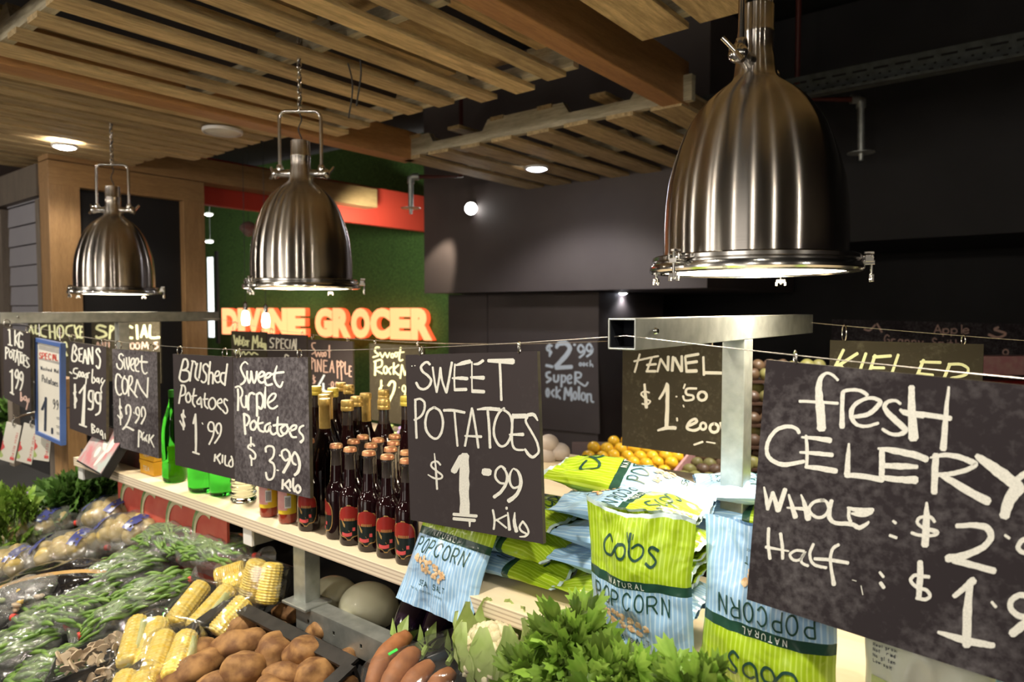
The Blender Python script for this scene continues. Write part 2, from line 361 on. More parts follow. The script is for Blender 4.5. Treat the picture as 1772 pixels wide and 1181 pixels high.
# ------------------------------------------------------------------ setting
def struct(name, mb, m, **k):
    return mk(name, mb, m, kind='structure', **k)
struct('floor', MB().bb((-11, -6, -.05), (6, 9, 0)), M['floor'])
struct('ceiling', MB().bb((-11, -6, 3.6), (6.1, 9, 3.65)), M['ceil'])
wf = MB(); wf.bb((-11, -5.1, 0), (-5.6, -5, 3.6)); wf.bb((-3.6, -5.1, 0), (-1.2, -5, 3.6)); wf.bb((1.0, -5.1, 0), (6.1, -5, 3.6)); wf.bb((-5.6, -5.1, 2.5), (-3.6, -5, 3.6)); wf.bb((-1.2, -5.1, 2.5), (1.0, -5, 3.6))
struct('wall_front', wf, M['white'])
struct('wall_back', MB().bb((-5.5, 6.2, 0), (6, 6.3, 3.6)), M['black'])
struct('wall_right', MB().bb((6, -5, 0), (6.1, 6.3, 3.6)), M['charcoal'])
# upper dark bulkhead with its recessed lights
struct('trim_1', MB().bb((-4.33, 4.23, EZ+.137), (-1.75, 6.1, 3.58)), M['charcoal'])
struct('trim_2', MB().bb((-1.75, 4.9, EZ+.44), (5.9, 6.15, 3.58)), M['black'])
lw = MB().bb((-4.3, 4.5, 0), (-3.84, 5.6, EZ+.13)); lw.bb((-3.83, 4.5, 0), (-2.72, 5.6, EZ+.13))
struct('wall_cabinet', lw, M['charcoal'])
# counter opening behind the fennel board
struct('wall_low', MB().bb((-2.72, 4.9, 0), (-1.6, 5.1, EZ-.62)), M['drk_wood'])
mk('serving_hatch_goods', MB().bb((-2.66, 4.93, .981), (-2.2, 5.08, 1.16)), M['bluegrey'], label='dim bluish crate stacked behind the dark serving hatch', cat='crate', bevel=.01)
# turf wall on which the lit sign hangs
gp0 = D(352, 535, 10.2); gp1 = D(776, 535, 7.45); gd = (gp1-gp0); gd.z = 0; gl_ = gd.length; gd.normalize(); gn = Vector((gd.y, -gd.x, 0))
g = MB(); a0 = gp0-gd*.6; a1 = gp1+gd*.5
g.add([Vector((a0.x, a0.y, 0)), Vector((a1.x, a1.y, 0)), Vector((a1.x, a1.y, 3.55)), Vector((a0.x, a0.y, 3.55))]+[Vector((a0.x, a0.y, 0))-gn*.1, Vector((a1.x, a1.y, 0))-gn*.1, Vector((a1.x, a1.y, 3.55))-gn*.1, Vector((a0.x, a0.y, 3.55))-gn*.1], [(0, 1, 2, 3), (5, 4, 7, 6), (3, 2, 6, 7), (0, 3, 7, 4), (1, 5, 6, 2)])
struct('wall_turf', g, M['grass'])
# red fascia running away from us above the turf
f1 = onx(352, 350, -5.12); f2 = onx(737, 401, -5.12)
struct('trim_3', MB().bb((-5.18, f1.y-.2, f2.z), (-5.12, f2.y+.1, f2.z+.36)), M['red'])
struct('wall_left', MB().bb((-10.6, -5, 0), (-10.5, 9, 3.6)), M['charcoal'])
# timber portal on the left
px_ = -4.9
pf = thing('timber_portal', 'oak framed portal with a black infill panel left of the turf wall', 'door frame', (px_, 2.05, 0))
for a, b_ in ((1.56, 1.737), (2.40, 2.556)):
    mk('post', MB().bb((px_-.16, a, 0), (px_, b_, EZ+.80)), M['frame_wood'], pf, bevel=.004)
mk('header', MB().bb((px_-.165, 1.56, EZ+.775), (px_+.002, 2.556, EZ+.925)), M['frame_woody'], pf, bevel=.004)
mk('long_beam', MB().bb((px_-.165, 1.56, EZ+.93), (px_+.004, 4.19, EZ+1.10)), M['frame_woody'], pf, bevel=.004)
mk('infill_panel', MB().bb((px_-.1, 1.737, 0), (px_-.06, 2.40, EZ+.775)), M['black'], pf)
# grey weatherboards on the kiosk side
sb = thing('weatherboard_wall', 'grey painted weatherboard kiosk wall beside the oak portal at far left', 'wall', (-5.45, 1.6, 0))
for k in range(14):
    z0 = .53+k*.137
    b = MB(); b.add([(-5.83, 1.60, z0), (-5.10, 1.60, z0), (-5.10, 1.607, z0+.129), (-5.83, 1.607, z0+.129), (-5.83, 1.66, z0), (-5.10, 1.66, z0), (-5.10, 1.66, z0+.129), (-5.83, 1.66, z0+.129)], [(0, 1, 2, 3), (4, 0, 3, 7), (1, 5, 6, 2), (3, 2, 6, 7), (0, 4, 5, 1)])
    mk('board', b, M['siding'], sb)
mk('corner_post', MB().bb((-5.14, 1.56, 0), (-4.9-.170, 1.66, EZ+.70)), M['greywood'], sb)
mk('corner_post', MB().bb((-5.95, 1.56, 0), (-5.83, 1.66, EZ+.7)), M['greywood'], sb)
mk('top_rail', MB().bb((-5.95, 1.55, EZ+.72), (-5.07, 1.67, EZ+.92)), M['greywood'], sb)
p0 = D(365, 515, 9.0)
mk('window_1', MB().box(p0, (.10, .02, 1.05), 0, Matrix.Rotation(math.atan2(gd.y, gd.x), 3, 'Z')), M['windowlit'], kind='structure')
p0 = D(376, 515, 8.9)
mk('trim_4', MB().box(p0, (.05, .03, 1.2), 0, Matrix.Rotation(math.atan2(gd.y, gd.x), 3, 'Z')), M['black'], kind='structure')
# ------------------------------------------------------------------ pallets hung as a ceiling
PZ = EZ+.93
def pallet(name, x0, x1, y0, y1, z, slats, label, ragged=.03, notch=True, sw=.1, top=True):
    t = thing(name, label, 'pallet', ((x0+x1)/2, (y0+y1)/2, z), group='timber pallets hung as a ceiling')
    n = slats; pitch = (x1-x0)/n
    for k in range(n):
        w = min(sw*random.uniform(.9, 1.1), pitch*.86); xc = x0+pitch*(k+.5)
        mk('slat', MB().bb((xc-w/2, y0+random.uniform(-.01, .01), z), (xc+w/2, y1+random.uniform(-ragged, ragged), z+.02)), M['pallet'], t)
    for j in range(3):
        yc = y0+.03+(y1-y0-.06)*j/2
        s = MB(); L = x1-x0; zz = z+.021; h = .115
        # notched stringer: solid ends and centre, shallow over the fork notches
        prof = [(0, 0), (L, 0), (L, h), (L*.86, h), (L*.84, h*.5), (L*.66, h*.5), (L*.64, h), (L*.38, h), (L*.36, h*.5), (L*.16, h*.5), (L*.14, h), (0, h)] if notch else [(0, 0), (L, 0), (L, h), (0, h)]
        m_ = len(prof); vs = [(x0+a, yc-.02, zz+b_) for a, b_ in prof]+[(x0+a, yc+.02, zz+b_) for a, b_ in prof]
        s.add(vs, [tuple(range(m_)), tuple(range(2*m_-1, m_-1, -1))]+[(i, m_+i, m_+(i+1) % m_, (i+1) % m_) for i in range(m_)])
        mk('stringer', s, M['palletx'], t)
    if top:
        for k in range(max(3, n-2)):
            xc = x0+(x1-x0)*(k+.5)/max(3, n-2)
            mk('top_slat', MB().bb((xc-.045, y0, z+.123), (xc+.045, y1, z+.141)), M['pallet'], t)
    return t
pallet('pallet', -3.11, -1.50, .80, 2.33, PZ, 8, 'weathered pallet over the middle steel lamp, left of the orange beam', .04)
pallet('pallet', -4.35, -3.27, .75, 2.20, PZ+.015, 8, 'pallet with narrow slats over the farthest steel lamp', .02, sw=.09)
pallet('pallet', -5.55, -4.38, .78, 2.05, PZ+.03, 8, 'farthest left pallet above the oak portal', .02, sw=.09)
pallet('pallet', -1.19, .10, .75, 2.19, PZ+.02, 6, 'yellowish pallet right of the orange beam at the top edge', .05, sw=.17)
pallet('pallet', -3.24, -1.30, 2.93, 4.30, PZ-.01, 8, 'low pallet with a notched side and a cool white downlight', .04, sw=.150)
pallet('pallet', -3.1, -1.5, -.85, .72, PZ+.03, 7, 'pallet at the top left corner nearest the viewer', .02)
def beam(x0, x1, y0, y1, z0, z1, label):
    mk('ceiling_beam', MB().bb((x0, y0, z0), (x1, y1, z1)), M['beam'], label=label, cat='beam', bevel=.004)
beam(-1.44, -1.34, .3, 3.0, PZ, PZ+.2, 'orange stained timber beam running between the two upper pallets')
beam(-3.24, -3.12, .60, 3.0, PZ-.01, PZ+.16, 'pale timber beam between the two lamps at left')
# ------------------------------------------------------------------ downlights, discs, pipes, tray
def downlight(name, c, r, m, label, cat='downlight'):
    t = thing(name, label, cat, c)
    mk('trim_ring', MB().lathe([(r*.86, -.004), (r, -.006), (r*1.06, 0), (r*1.06, .012)], 28, c, cap=False), M['plastic_w'], t, 40)
    mk('diffuser', MB().lathe([(r*.10, -.016), (r*.55, -.0135), (r*.86, -.005), (r*.88, .01)], 28, c), m, t, 60)
    return t
c = onz(112, 254, PZ-.004); downlight('downlight', c, .062, M['led'], 'warm lit recessed downlight between the far left slats'); light('downlight_lamp', 'SPOT', c-Vector((0, 0, .03)), c-Vector((0, 0, 1)), 18, (1, .9, .75), .05, spot=2.4)
c = onz(929, 292, PZ-.02); downlight('downlight', c, .072, M['ledblue'], 'cool white round downlight under the low pallet'); light('downlight_lamp', 'SPOT', c-Vector((0, 0, .03)), c-Vector((0, 0, 1)), 22, (.9, .92, 1), .05, spot=2.4)
c = onz(1075, 507, EZ+.13); downlight('downlight', c, .055, M['ledblue'], 'small downlight under the dark bulkhead left of the largest lamp'); light('downlight_lamp', 'SPOT', c-Vector((0, 0, .03)), c-Vector((0, 0, 1)), 14, (.9, .92, 1), .05, spot=2.4)
c = onz(385, 229, PZ-.006); t = thing('ceiling_speaker', 'unlit round white ceiling speaker between the slats', 'speaker', c)
mk('grille', MB().lathe([(.0, -.004), (.085, -.003), (.09, 0), (.09, .01)], 32, c, cap=False), M['paper'], t, 40)
mk('rim', MB().lathe([(.091, -.005), (.099, -.004), (.1, 0), (.1, .012)], 32, c, cap=False), M['plastic_w'], t, 40)
c = ony(815, 361, 4.20); t = thing('wall_spotlight', 'lit adjustable spotlight on the dark bulkhead', 'spotlight', c)
dv = (Vector((0, 0, 0))+Vector((-.55, -.3, -.75))).normalized(); Mq = (D(780, 400, 3)-c).normalized().to_track_quat('Z', 'Y').to_matrix()
mk('body', MB().lathe([(.03, -.12), (.05, -.11), (.056, -.0), (.052, .004)], 24, c, Mq), M['black'], t, 40)
mk('lens', MB().lathe([(.048, .0), (.048, .008)], 24, c, Mq), M['led'], t)
light('wall_spot_lamp', 'SPOT', c+Vector((-.1, -.2, -.02)), (-4.2, 4.23, EZ+.25), 34, (1, .85, .65), .03, spot=.75, blend=.6)
# spot on turf (sign wash)
light('turf_wash', 'SPOT', D(640, 380, 5.6), D(640, 500, 8.2), 80, (.9, 1, .85), .08, spot=1.6, blend=.8)
light('turf_wash', 'SPOT', D(420, 380, 6.8), D(420, 500, 9.6), 80, (.9, 1, .85), .08, spot=1.6, blend=.8)
# perforated cable tray
tr = thing('cable_tray', 'perforated grey steel cable tray across the black ceiling at right', 'cable tray', (0, 4.0, EZ+1.17))
b = MB(); x = -2.1
while x < 2.4:
    for (za, zb, x0, x1) in ((1.17, 1.185, 0, .1), (1.197, 1.215, 0, .1), (1.225, 1.245, 0, .1), (1.257, 1.285, 0, .1), (1.185, 1.197, 0, .03), (1.185, 1.197, .042, .08), (1.215, 1.225, .012, .055), (1.215, 1.225, .067, .1), (1.245, 1.257, 0, .03)):
        b.bb((x+x0, 3.998, EZ+za), (x+x1, 4.0, EZ+zb))
    x += .1
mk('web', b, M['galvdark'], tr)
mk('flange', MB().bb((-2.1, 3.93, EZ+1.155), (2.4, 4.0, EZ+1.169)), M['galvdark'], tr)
def sprinkler(px, py0, py1, dep, label, side):
    a = D(px, py0, dep); b_ = D(px, py1, dep); t = thing('sprinkler_drop', label, 'pipe', b_)
    q = RR*side
    mk('branch_pipe', MB().tube([Vector(((a+q*.38).x, (a+q*.38).y, 3.61)), a+q*.38, a+q*.06], .016, 10), M['redpipe'], t, 60)
    mk('elbow', MB().tube([a+q*.06, a+q*.02, a+Vector((0, 0, -.01)), a+Vector((0, 0, -.05))], .027, 12), M['galv'], t, 60)
    mk('drop_pipe', MB().tube([a+Vector((0, 0, -.05)), b_+Vector((0, 0, .02))], .02, 12), M['galv'], t, 60)
    mk('deflector', MB().lathe([(.005, .018), (.075, .022), (.075, .026), (.012, .03)], 20, b_).lathe([(.012, -.02), (.014, .018)], 12, b_), M['galv'], t, 40)
sprinkler(1490, 172, 272, 4.1, 'steel sprinkler drop pipe below the cable tray', -1)
sprinkler(711, 306, 366, 5.2, 'steel sprinkler drop pipe above the red fascia', 1)
# hanging bulbs, dome, jars in front of the sign
for k, (px, py) in enumerate(((425, 552), (460, 556))):
    c = D(px, py, 5.2); t = thing('hanging_bulb', ['left lit filament bulb hanging in front of the sign', 'right lit filament bulb hanging in front of the sign'][k], 'lamp', c)
    mk('glass', MB().lathe([(.005, -.05), (.024, -.045), (.03, 0), (.022, .05), (.012, .06)], 14, c), M['bulb'], t, 60)
    mk('socket', MB().lathe([(.016, .06), (.018, .11), (.006, .13)], 12, c), M['chrome'], t, 60)
    mk('cord', MB().tube([c+Vector((0, 0, .13)), Vector((c.x, c.y, 3.61))], .0025, 6), M['cord'], t)
c = D(430, 398, 6.2); t = thing('dome_pendant', 'small pinkish dome pendant hanging before the turf wall', 'lamp', c)
mk('dome', MB().lathe([(.075, -.0), (.072, .03), (.045, .06), (.01, .075)], 18, c).lathe([(.07, -.001), (.03, -.05), (.006, -.06)], 18, c), M['pinklamp'], t, 60)
mk('cord', MB().tube([c+Vector((0, 0, .07)), Vector((c.x, c.y, 3.61))], .0025, 6), M['cord'], t)
for k, (px, py) in enumerate(((361, 371), (362, 418))):
    c = D(px, py, 7.6); t_d = downlight('downlight', c, .045, M['led'], ['upper small lit downlight beside the oak post', 'lower small lit downlight beside the oak post'][k]); mk('hanging_rod', MB().tube([c+Vector((.02, 0, .008)), Vector((c.x+.02, c.y, 3.61))], .003, 6), M['cord'], t_d)  # glowing discs stand in for bright reflections; their rods are made up
# ------------------------------------------------------------------ lit sign
st = thing('lit_sign', 'orange lit channel letter sign reading DIVINE GROCER on the turf wall', 'sign', D(570, 560, 7))
R0 = D(752, 559, 7.4); L0 = D(388, 556, 9.33)
sd = (R0-L0); sd.z = 0; SLn = sd.length; sd.normalize(); sn_ = Vector((sd.y, -sd.x, 0))
def letter_mesh(ch, size, ext, off):
    cu = bpy.data.curves.new('letter', 'FONT'); cu.body = ch; cu.size = size; cu.extrude = ext; cu.offset = off; cu.resolution_u = 4
    ob = bpy.data.objects.new('tmp', cu); COL.objects.link(ob)
    dg = bpy.context.evaluated_depsgraph_get(); me = bpy.data.meshes.new_from_object(ob.evaluated_get(dg)); bpy.data.objects.remove(ob); return me
def sign_word(word, s0, s1):
    n = len(word); wts = [.45 if ch == 'I' else 1 for ch in word]; tot = sum(wts); s = s0
    for ch, w in zip(word, wts):
        cw = (s1-s0)*w/tot; me = letter_mesh(ch, .40, .035, .028)
        xs = [v.co.x for v in me.vertices]; ys = [v.co.y for v in me.vertices]; wx, hy = max(xs)-min(xs), max(ys)-min(ys)
        tf = s/SLn; zt = None
        me.materials.append(M['sign']); me.materials.append(M['signside'])
        for p in me.polygons: p.material_index = 0 if abs(p.normal.z) > .9 else 1
        H = .352
        for v in me.vertices:
            v.co = Vector(((v.co.x-min(xs))/wx*cw*.99, -v.co.z, (v.co.y-min(ys))/hy*H))
        o = bpy.data.objects.new('letter', me); COL.objects.link(o); o.parent = st
        pos = L0+sd*s+sn_*.0; pos.z = EZ-.342
        o.location = pos-st.location; o.rotation_euler = (0, 0, math.atan2(sd.y, sd.x)); s += cw
sign_word('DIVINE', 0, SLn*.455); sign_word('GROCER', SLn*.50, SLn)
gl2 = light('sign_spill', 'AREA', L0+sd*SLn*.5+sn_*.15+Vector((0, 0, -.25)), L0+sd*SLn*.5-sn_*.2+Vector((0, 0, .4)), 2.5, (1, .3, .1), 2.5, .2)
# ------------------------------------------------------------------ steel frames, wires
def tubebar(mb, a, b_, w, h, wall=.003):
    # open square tube along +y from a to b_
    x, z = a[0], a[2]
    for dx, dz, sx, sz in ((-w/2+wall/2, 0, wall, h), (w/2-wall/2, 0, wall, h), (0, -h/2+wall/2, w, wall), (0, h/2-wall/2, w, wall)):
        mb.box((x+dx, (a[1]+b_[1])/2, z+dz), (sx, b_[1]-a[1], sz))
for k, (bx, lab) in enumerate(((-.535, 'galvanised steel T frame under the largest lamp'), (-3.65, 'galvanised steel T frame under the farthest lamp'))):
    t = thing('sign_stand', lab, 'frame', (bx, 1.34, .7), group='steel stands carrying the sign wires')
    b = MB(); tubebar(b, (bx, .955, EZ-.040), (bx, 1.96, EZ-.040), .05, .05); b.box((bx, 1.958, EZ-.04), (.05, .004, .05))
    mk('crossbar', b, M['galv'], t, bevel=.001)
    mk('post', MB().bb((bx-.025, 1.44, .60), (bx+.025, 1.49, EZ-.065)), M['galv'], t, bevel=.002)
    mk('screw', MB().lathe([(.006, 0), (.004, .005)], 10, (bx+.026, 1.02, EZ-.036), Matrix.Rotation(PI/2, 3, 'Y')), M['chrome'], t, 40)
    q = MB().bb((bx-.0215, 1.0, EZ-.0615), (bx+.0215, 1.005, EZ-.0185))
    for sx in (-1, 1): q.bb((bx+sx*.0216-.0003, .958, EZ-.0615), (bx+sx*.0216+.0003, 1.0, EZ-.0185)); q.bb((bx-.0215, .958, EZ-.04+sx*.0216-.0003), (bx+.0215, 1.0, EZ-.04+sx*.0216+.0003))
    mk('tube_liner', q, M['darkhole'], t)  # dark plates added as the shade inside the open tube end
def wirepts(x0, x1, y, z, sag, n=28):
    return [(x0+(x1-x0)*i/n, y, z-sag*(1-(2*i/n-1)**2)) for i in range(n+1)]
def wz(x, x0, x1, z, sag): q = 2*(x-x0)/(x1-x0)-1; return z-sag*(1-q*q)
WF = EZ-.043
for (x0, x1, y, z, sag, lab) in ((-3.65, -.535, .97, WF, .070, 'twisted steel wire carrying the front chalkboards'), (-.535, 2.55, .97, WF, .066, 'twisted steel wire carrying the celery board'),
                                 (-3.65, -.535, 1.95, EZ-.05, .088, 'steel wire behind the bottles carrying the rear chalkboards'), (-.535, 2.55, 1.95, EZ-.035, .07, 'steel wire behind the celery board'), (-6.8, -3.65, .97, WF, .07, 'steel wire at far left carrying the first chalkboard')):
    mk('sign_wire', MB().tube(wirepts(x0, x1, y, z, sag), .0009, 6), M['wire'], label=lab, cat='wire')
# ------------------------------------------------------------------ chalk lettering
def cr(pts, n=5):
    if len(pts) < 3: return pts
    closed = (abs(pts[0][0]-pts[-1][0])+abs(pts[0][1]-pts[-1][1])) < 1e-6
    P = [pts[-2] if closed else pts[0]]+list(pts)+[pts[1] if closed else pts[-1]]; out = []
    for i in range(1, len(P)-2):
        for j in range(n):
            t = j/n; out.append(tuple(.5*(2*P[i][k]+(P[i+1][k]-P[i-1][k])*t+(2*P[i-1][k]-5*P[i][k]+4*P[i+1][k]-P[i+2][k])*t*t+(3*P[i][k]-P[i-1][k]-3*P[i+1][k]+P[i+2][k])*t**3) for k in range(3)))
    out.append(pts[-1]); return out
def strokes(mb, data, proj, wdef, jit=.10, sub=5, seg=None, thick=.0006):
    cnt = 0
    for s in data:
        w = wdef
        if isinstance(s[0], (int, float)): w, s = s[0], s[1:]
        pts = [(p[0], p[1], p[2] if len(p) > 2 else w) for p in s]
        if len(pts) == 1: pts = [(pts[0][0]-w*.3, pts[0][1], w*.7), (pts[0][0], pts[0][1], w), (pts[0][0]+w*.3, pts[0][1], w*.7)]
        pts = cr(pts, sub)
        if seg and len(pts) == 2:
            n_ = max(1, int(math.hypot(pts[1][0]-pts[0][0], pts[1][1]-pts[0][1])/seg)); pts = [tuple(pts[0][k]+(pts[1][k]-pts[0][k])*i/n_ for k in range(3)) for i in range(n_+1)]
        n = len(pts); Ls = []
        for i, (x, y, ww) in enumerate(pts):
            a = pts[max(0, i-1)]; b_ = pts[min(n-1, i+1)]; dx, dy = b_[0]-a[0], b_[1]-a[1]; l = math.hypot(dx, dy) or 1
            nx, ny = -dy/l, dx/l; q1 = ww/2*(1+random.uniform(-jit, jit)); q2 = ww/2*(1+random.uniform(-jit, jit))
            Ls.append(((x+nx*q1, y+ny*q1), (x-nx*q2, y-ny*q2)))
        # rounded ends
        def endcap(i, sgn):
            x, y, ww = pts[i]; j = i+1 if i == 0 else i-1; dx, dy = x-pts[j][0], y-pts[j][1]; l = math.hypot(dx, dy) or 1; dx /= l; dy /= l
            return ((x+dx*ww*.3-dy*ww*.28*sgn, y+dy*ww*.3+dx*ww*.28*sgn), (x+dx*ww*.3+dy*ww*.28*sgn, y+dy*ww*.3-dx*ww*.28*sgn))
        e0 = endcap(0, -1); e1 = endcap(n-1, 1)
        Ls = [e0]+Ls+[e1]
        vs = []; cnt += 1
        for l_, r_ in Ls: vs += [proj(l_[0], l_[1], thick+cnt*1.2e-5), proj(r_[0], r_[1], thick+cnt*1.2e-5)]
        mb.add(vs, [(2*i, 2*i+1, 2*i+3, 2*i+2) for i in range(len(Ls)-1)])
def ring(x, y, rx, ry, n=10, a0=-1.6): return [(x+rx*math.cos(a0+2*PI*i/n), y+ry*math.sin(a0+2*PI*i/n)) for i in range(n)]+[(x+rx*math.cos(a0), y+ry*math.sin(a0))]
TH = .009
def chalkboard(name, TL, TR, H, m, texts, label, group='hanging chalkboards', down=None, hooks=(.1, .88), wire=None, thick=TH):
    """TL, TR world corners of the front face; H height; texts = [(strokes, (ox,oy,s), width, material)] traced on the board face"""
    e = (TR-TL); wd = e.length; e.normalize(); dn = Vector(down) if down else Vector((0, 0, -1)); dn = (dn-e*dn.dot(e)).normalized(); nn = e.cross(dn)*1.0
    if nn.dot(CP-TL) < 0: nn = -nn
    t = thing(name, label, 'sign', TL+e*wd/2+dn*H, group=group)
    b = MB(); c = TL+e*wd/2+dn*H/2-nn*thick/2
    vs = [TL, TR, TR+dn*H, TL+dn*H]; vs += [v-nn*thick for v in vs]
    b.add(vs, [(0, 1, 2, 3)], 0); b.add(vs, [(7, 6, 5, 4), (0, 4, 5, 1), (1, 5, 6, 2), (2, 6, 7, 3), (3, 7, 4, 0)], 1)
    pn = mk('panel', b, [m, M['bd_edge']], t)
    for (st_, tf, w, cm) in texts:
        q = MB()
        def pj(x, y, o): return onplane(tf[0]+x/tf[2], tf[1]+y/tf[2], TL, nn)+nn*o
        strokes(q, st_, pj, w); mk('chalk_lettering', q, cm, pn)
    for h in hooks:
        p = TL+e*wd*h-nn*thick/2
        zt = wire(p.x) if wire else p.z+.016; gap = max(.012, zt-p.z)
        r_ = gap/2+.003; cc = p+Vector((0, 0, gap/2))
        mk('hook', MB().tube([cc+nn*math.cos(a)*r_*.75+e*math.cos(a)*r_*.4+Vector((0, 0, math.sin(a)*r_)) for a in [(-.5*PI+2*PI*i/14)*.93 for i in range(15)]], .0016, 6), M['chrome'], t, 60)
    return t
def wfl(x): return wz(x, -3.65, -.535, WF, .070)
def wfr(x): return wz(x, -.535, 2.55, WF, .066)
def wrl(x): return wz(x, -3.65, -.535, EZ-.05, .088)
def wrr(x): return wz(x, -.535, 2.55, EZ-.035, .07)
#TEXTDATA
# ---- handwriting traced stroke by stroke: (width, points...) or [points]
def board_px(name, TLp, TRp, dTR, BLp, m, texts, label, y=.965, ext=None, **k):
    A = ony(*TLp, y); B = D(*TRp, dTR); e = B-A; r = ray(*BLp); Q = CP+r*((A-CP).dot(e)/r.dot(e)); d = Q-A
    if ext: B = A+e.normalized()*ext
    return chalkboard(name, A, B, d.length, m, texts, label, down=d, **k)
sw1 = [(28,(290,205),(262,178),(225,190),(190,235),(210,285),(265,330),(305,385),(280,450),(225,485),(170,470),(135,410)),
 (22,(322,235),(345,400),(367,520)),(24,(367,520),(395,370),(410,240)),(24,(410,240),(430,390),(478,525)),(28,(478,525),(510,360),(540,180)),
 (20,(575,200),(568,350),(572,490)),(45,(590,212,20),(660,190),(745,170,50)),(40,(545,360,20),(630,360),(715,365)),(36,(572,490),(705,487)),
 (18,(768,175),(768,350),(770,520)),(35,(790,200,20),(840,195),(895,160)),(48,(755,350,25),(900,355)),(42,(775,508),(905,515)),
 (65,(955,160,40),(1235,170)),(28,(1085,190),(1095,400),(1102,610)),
 (26,(125,600),(130,820),(140,1040)),(26,(120,610),(180,595),(230,640),(225,730),(180,800),(115,835)),
 (28,(340,690),(270,740),(240,860),(255,960),(310,1030),(370,1045),(420,980),(440,860),(410,740),(350,695),(340,690)),
 (32,(450,725),(560,725),(685,750)),(24,(570,740),(585,920),(605,1130)),
 (26,(770,700),(735,880),(690,1130)),(26,(775,720),(810,920),(842,1150)),(34,(690,1015,20),(875,1025)),
 (42,(830,715,20),(950,705),(1080,715)),(30,(948,730),(965,930),(975,1150)),
 (28,(1135,700),(1070,760),(1025,880),(1020,1000),(1060,1100),(1110,1135),(1170,1100),(1215,1000),(1225,870),(1195,770),(1120,715)),
 (26,(1235,770),(1225,930),(1225,1090),(1262,1165),(1350,1175)),(55,(1240,790),(1380,790)),(42,(1195,1000,20),(1350,1000)),
 (40,(1400,780),(1470,775),(1515,840,16)),(26,(1400,800),(1380,850),(1440,960),(1500,1070),(1525,1160),(1520,1210),(1460,1255,34),(1410,1225,34),(1370,1165,26)),
 (14,(88,222)),(14,(122,218))]
sw2 = [(22,(410,230),(370,190),(315,205),(310,250),(370,300),(430,350),(410,385),(340,380),(268,340,12)),(24,(342,100,12),(360,300),(372,505)),
 (110,(685,125,100),(682,450),(685,780)),(75,(650,140),(560,300)),(38,(560,790),(820,810)),(38,(560,840),(800,860)),(30,(742,860),(742,930,14)),(85,(905,305),(965,315)),
 (26,(1150,275,14),(1100,245),(1045,290),(1035,370),(1080,430),(1130,440)),(36,(1110,250,20),(1155,310,26),(1168,400),(1110,520),(1020,595,42)),
 (26,(1230,275,14),(1200,340),(1200,430),(1240,490),(1300,475)),(42,(1240,270,18),(1295,310,30),(1325,430),(1280,560),(1185,640,50)),
 (24,(1005,740),(1025,850),(1015,960)),(22,(1160,800),(1040,860)),(22,(1045,850),(1160,945)),(36,(1175,770,18),(1195,965)),(26,(1160,712),(1164,730)),(40,(1255,770,14),(1250,880),(1275,985)),
 (24,(1345,870),(1390,930),(1410,1000),(1370,1040),(1310,1045,14)),(24,(1345,870),(1310,930),(1325,975),(1385,1010))]
T1 = (700,600,6.56); T2 = (700,770,6.56)
board_px('chalkboard',(701.5,614.6),(929.4,608.4),1.204,(710,900.3),M['bd_clean'],[(sw1,T1,26,M['chalk']),(sw2,T2,26,M['chalk'])],'clean chalkboard reading SWEET POTATOES $1.99 kilo',wire=wfl,hooks=(.12,.87))
c3 = [(30,(805,205,26),(760,160,26),(700,140,26),(645,190,45),(628,300,65),(640,450,80),(655,655,90)),(28,(450,400),(600,408),(805,420)),
 (40,(845,640,55),(845,480,40),(850,340,40),(870,305,32),(960,295,32),(1030,310,34),(1080,345,34)),
 (34,(960,545,34),(1090,520,44),(1190,430,44),(1190,395,40),(1120,370,34),(1030,390,34),(950,450,42),(930,530,46),(970,610,36),(1060,635,30),(1180,605,28)),
 (34,(1385,425,30),(1340,395,30),(1265,410,36),(1240,465,45),(1320,560,60),(1430,660,55),(1390,705,40),(1300,705,34),(1220,660,30)),
 (60,(1490,270,60),(1490,450,70),(1505,745,95)),(28,(1385,480,28),(1440,515,45),(1600,535,50)),
 (34,(445,695,34),(420,655,34),(340,635,38),(240,665,38),(170,750,36),(145,840,36),(165,920,38),(240,975,42),(330,990,42),(490,960,34)),
 (26,(510,720,26),(520,860,34),(515,1020,30)),(40,(470,735,20),(600,745,40),(735,765,55)),(40,(455,875,22),(600,885,40),(755,900,40)),(40,(505,1010,30),(640,1025,50),(790,1050,50)),
 (40,(908,795,20),(900,930,45),(890,1080,55)),(45,(880,1090,45),(1020,1095,50),(1220,1130,55)),
 (50,(1215,850,50),(1215,1000,55),(1210,1110,50)),(50,(1180,840,20),(1300,855,55),(1500,895,65),(1630,940,60)),(50,(1240,1000,50),(1400,1005,60),(1540,1010,40)),(50,(1220,1110,50),(1400,1130,60),(1530,1130,75))]
c4 = [(45,(20,500,45),(200,525,50),(455,560,50)),(45,(440,270,25),(415,500,45),(390,845,65)),(60,(320,900,60),(310,1050,65),(305,1250,60)),
 (45,(270,925,20),(400,900,45),(540,920,50),(640,960,55),(690,990,50),(600,1040,45),(460,1075,45),(340,1085,40)),(60,(370,1085,50),(560,1200,70),(805,1335,80)),
 (90,(700,910,50),(800,980,90),(950,1090,110),(1100,1200,100)),(60,(1250,1020,50),(1138,1080,60),(1060,1140,60))]
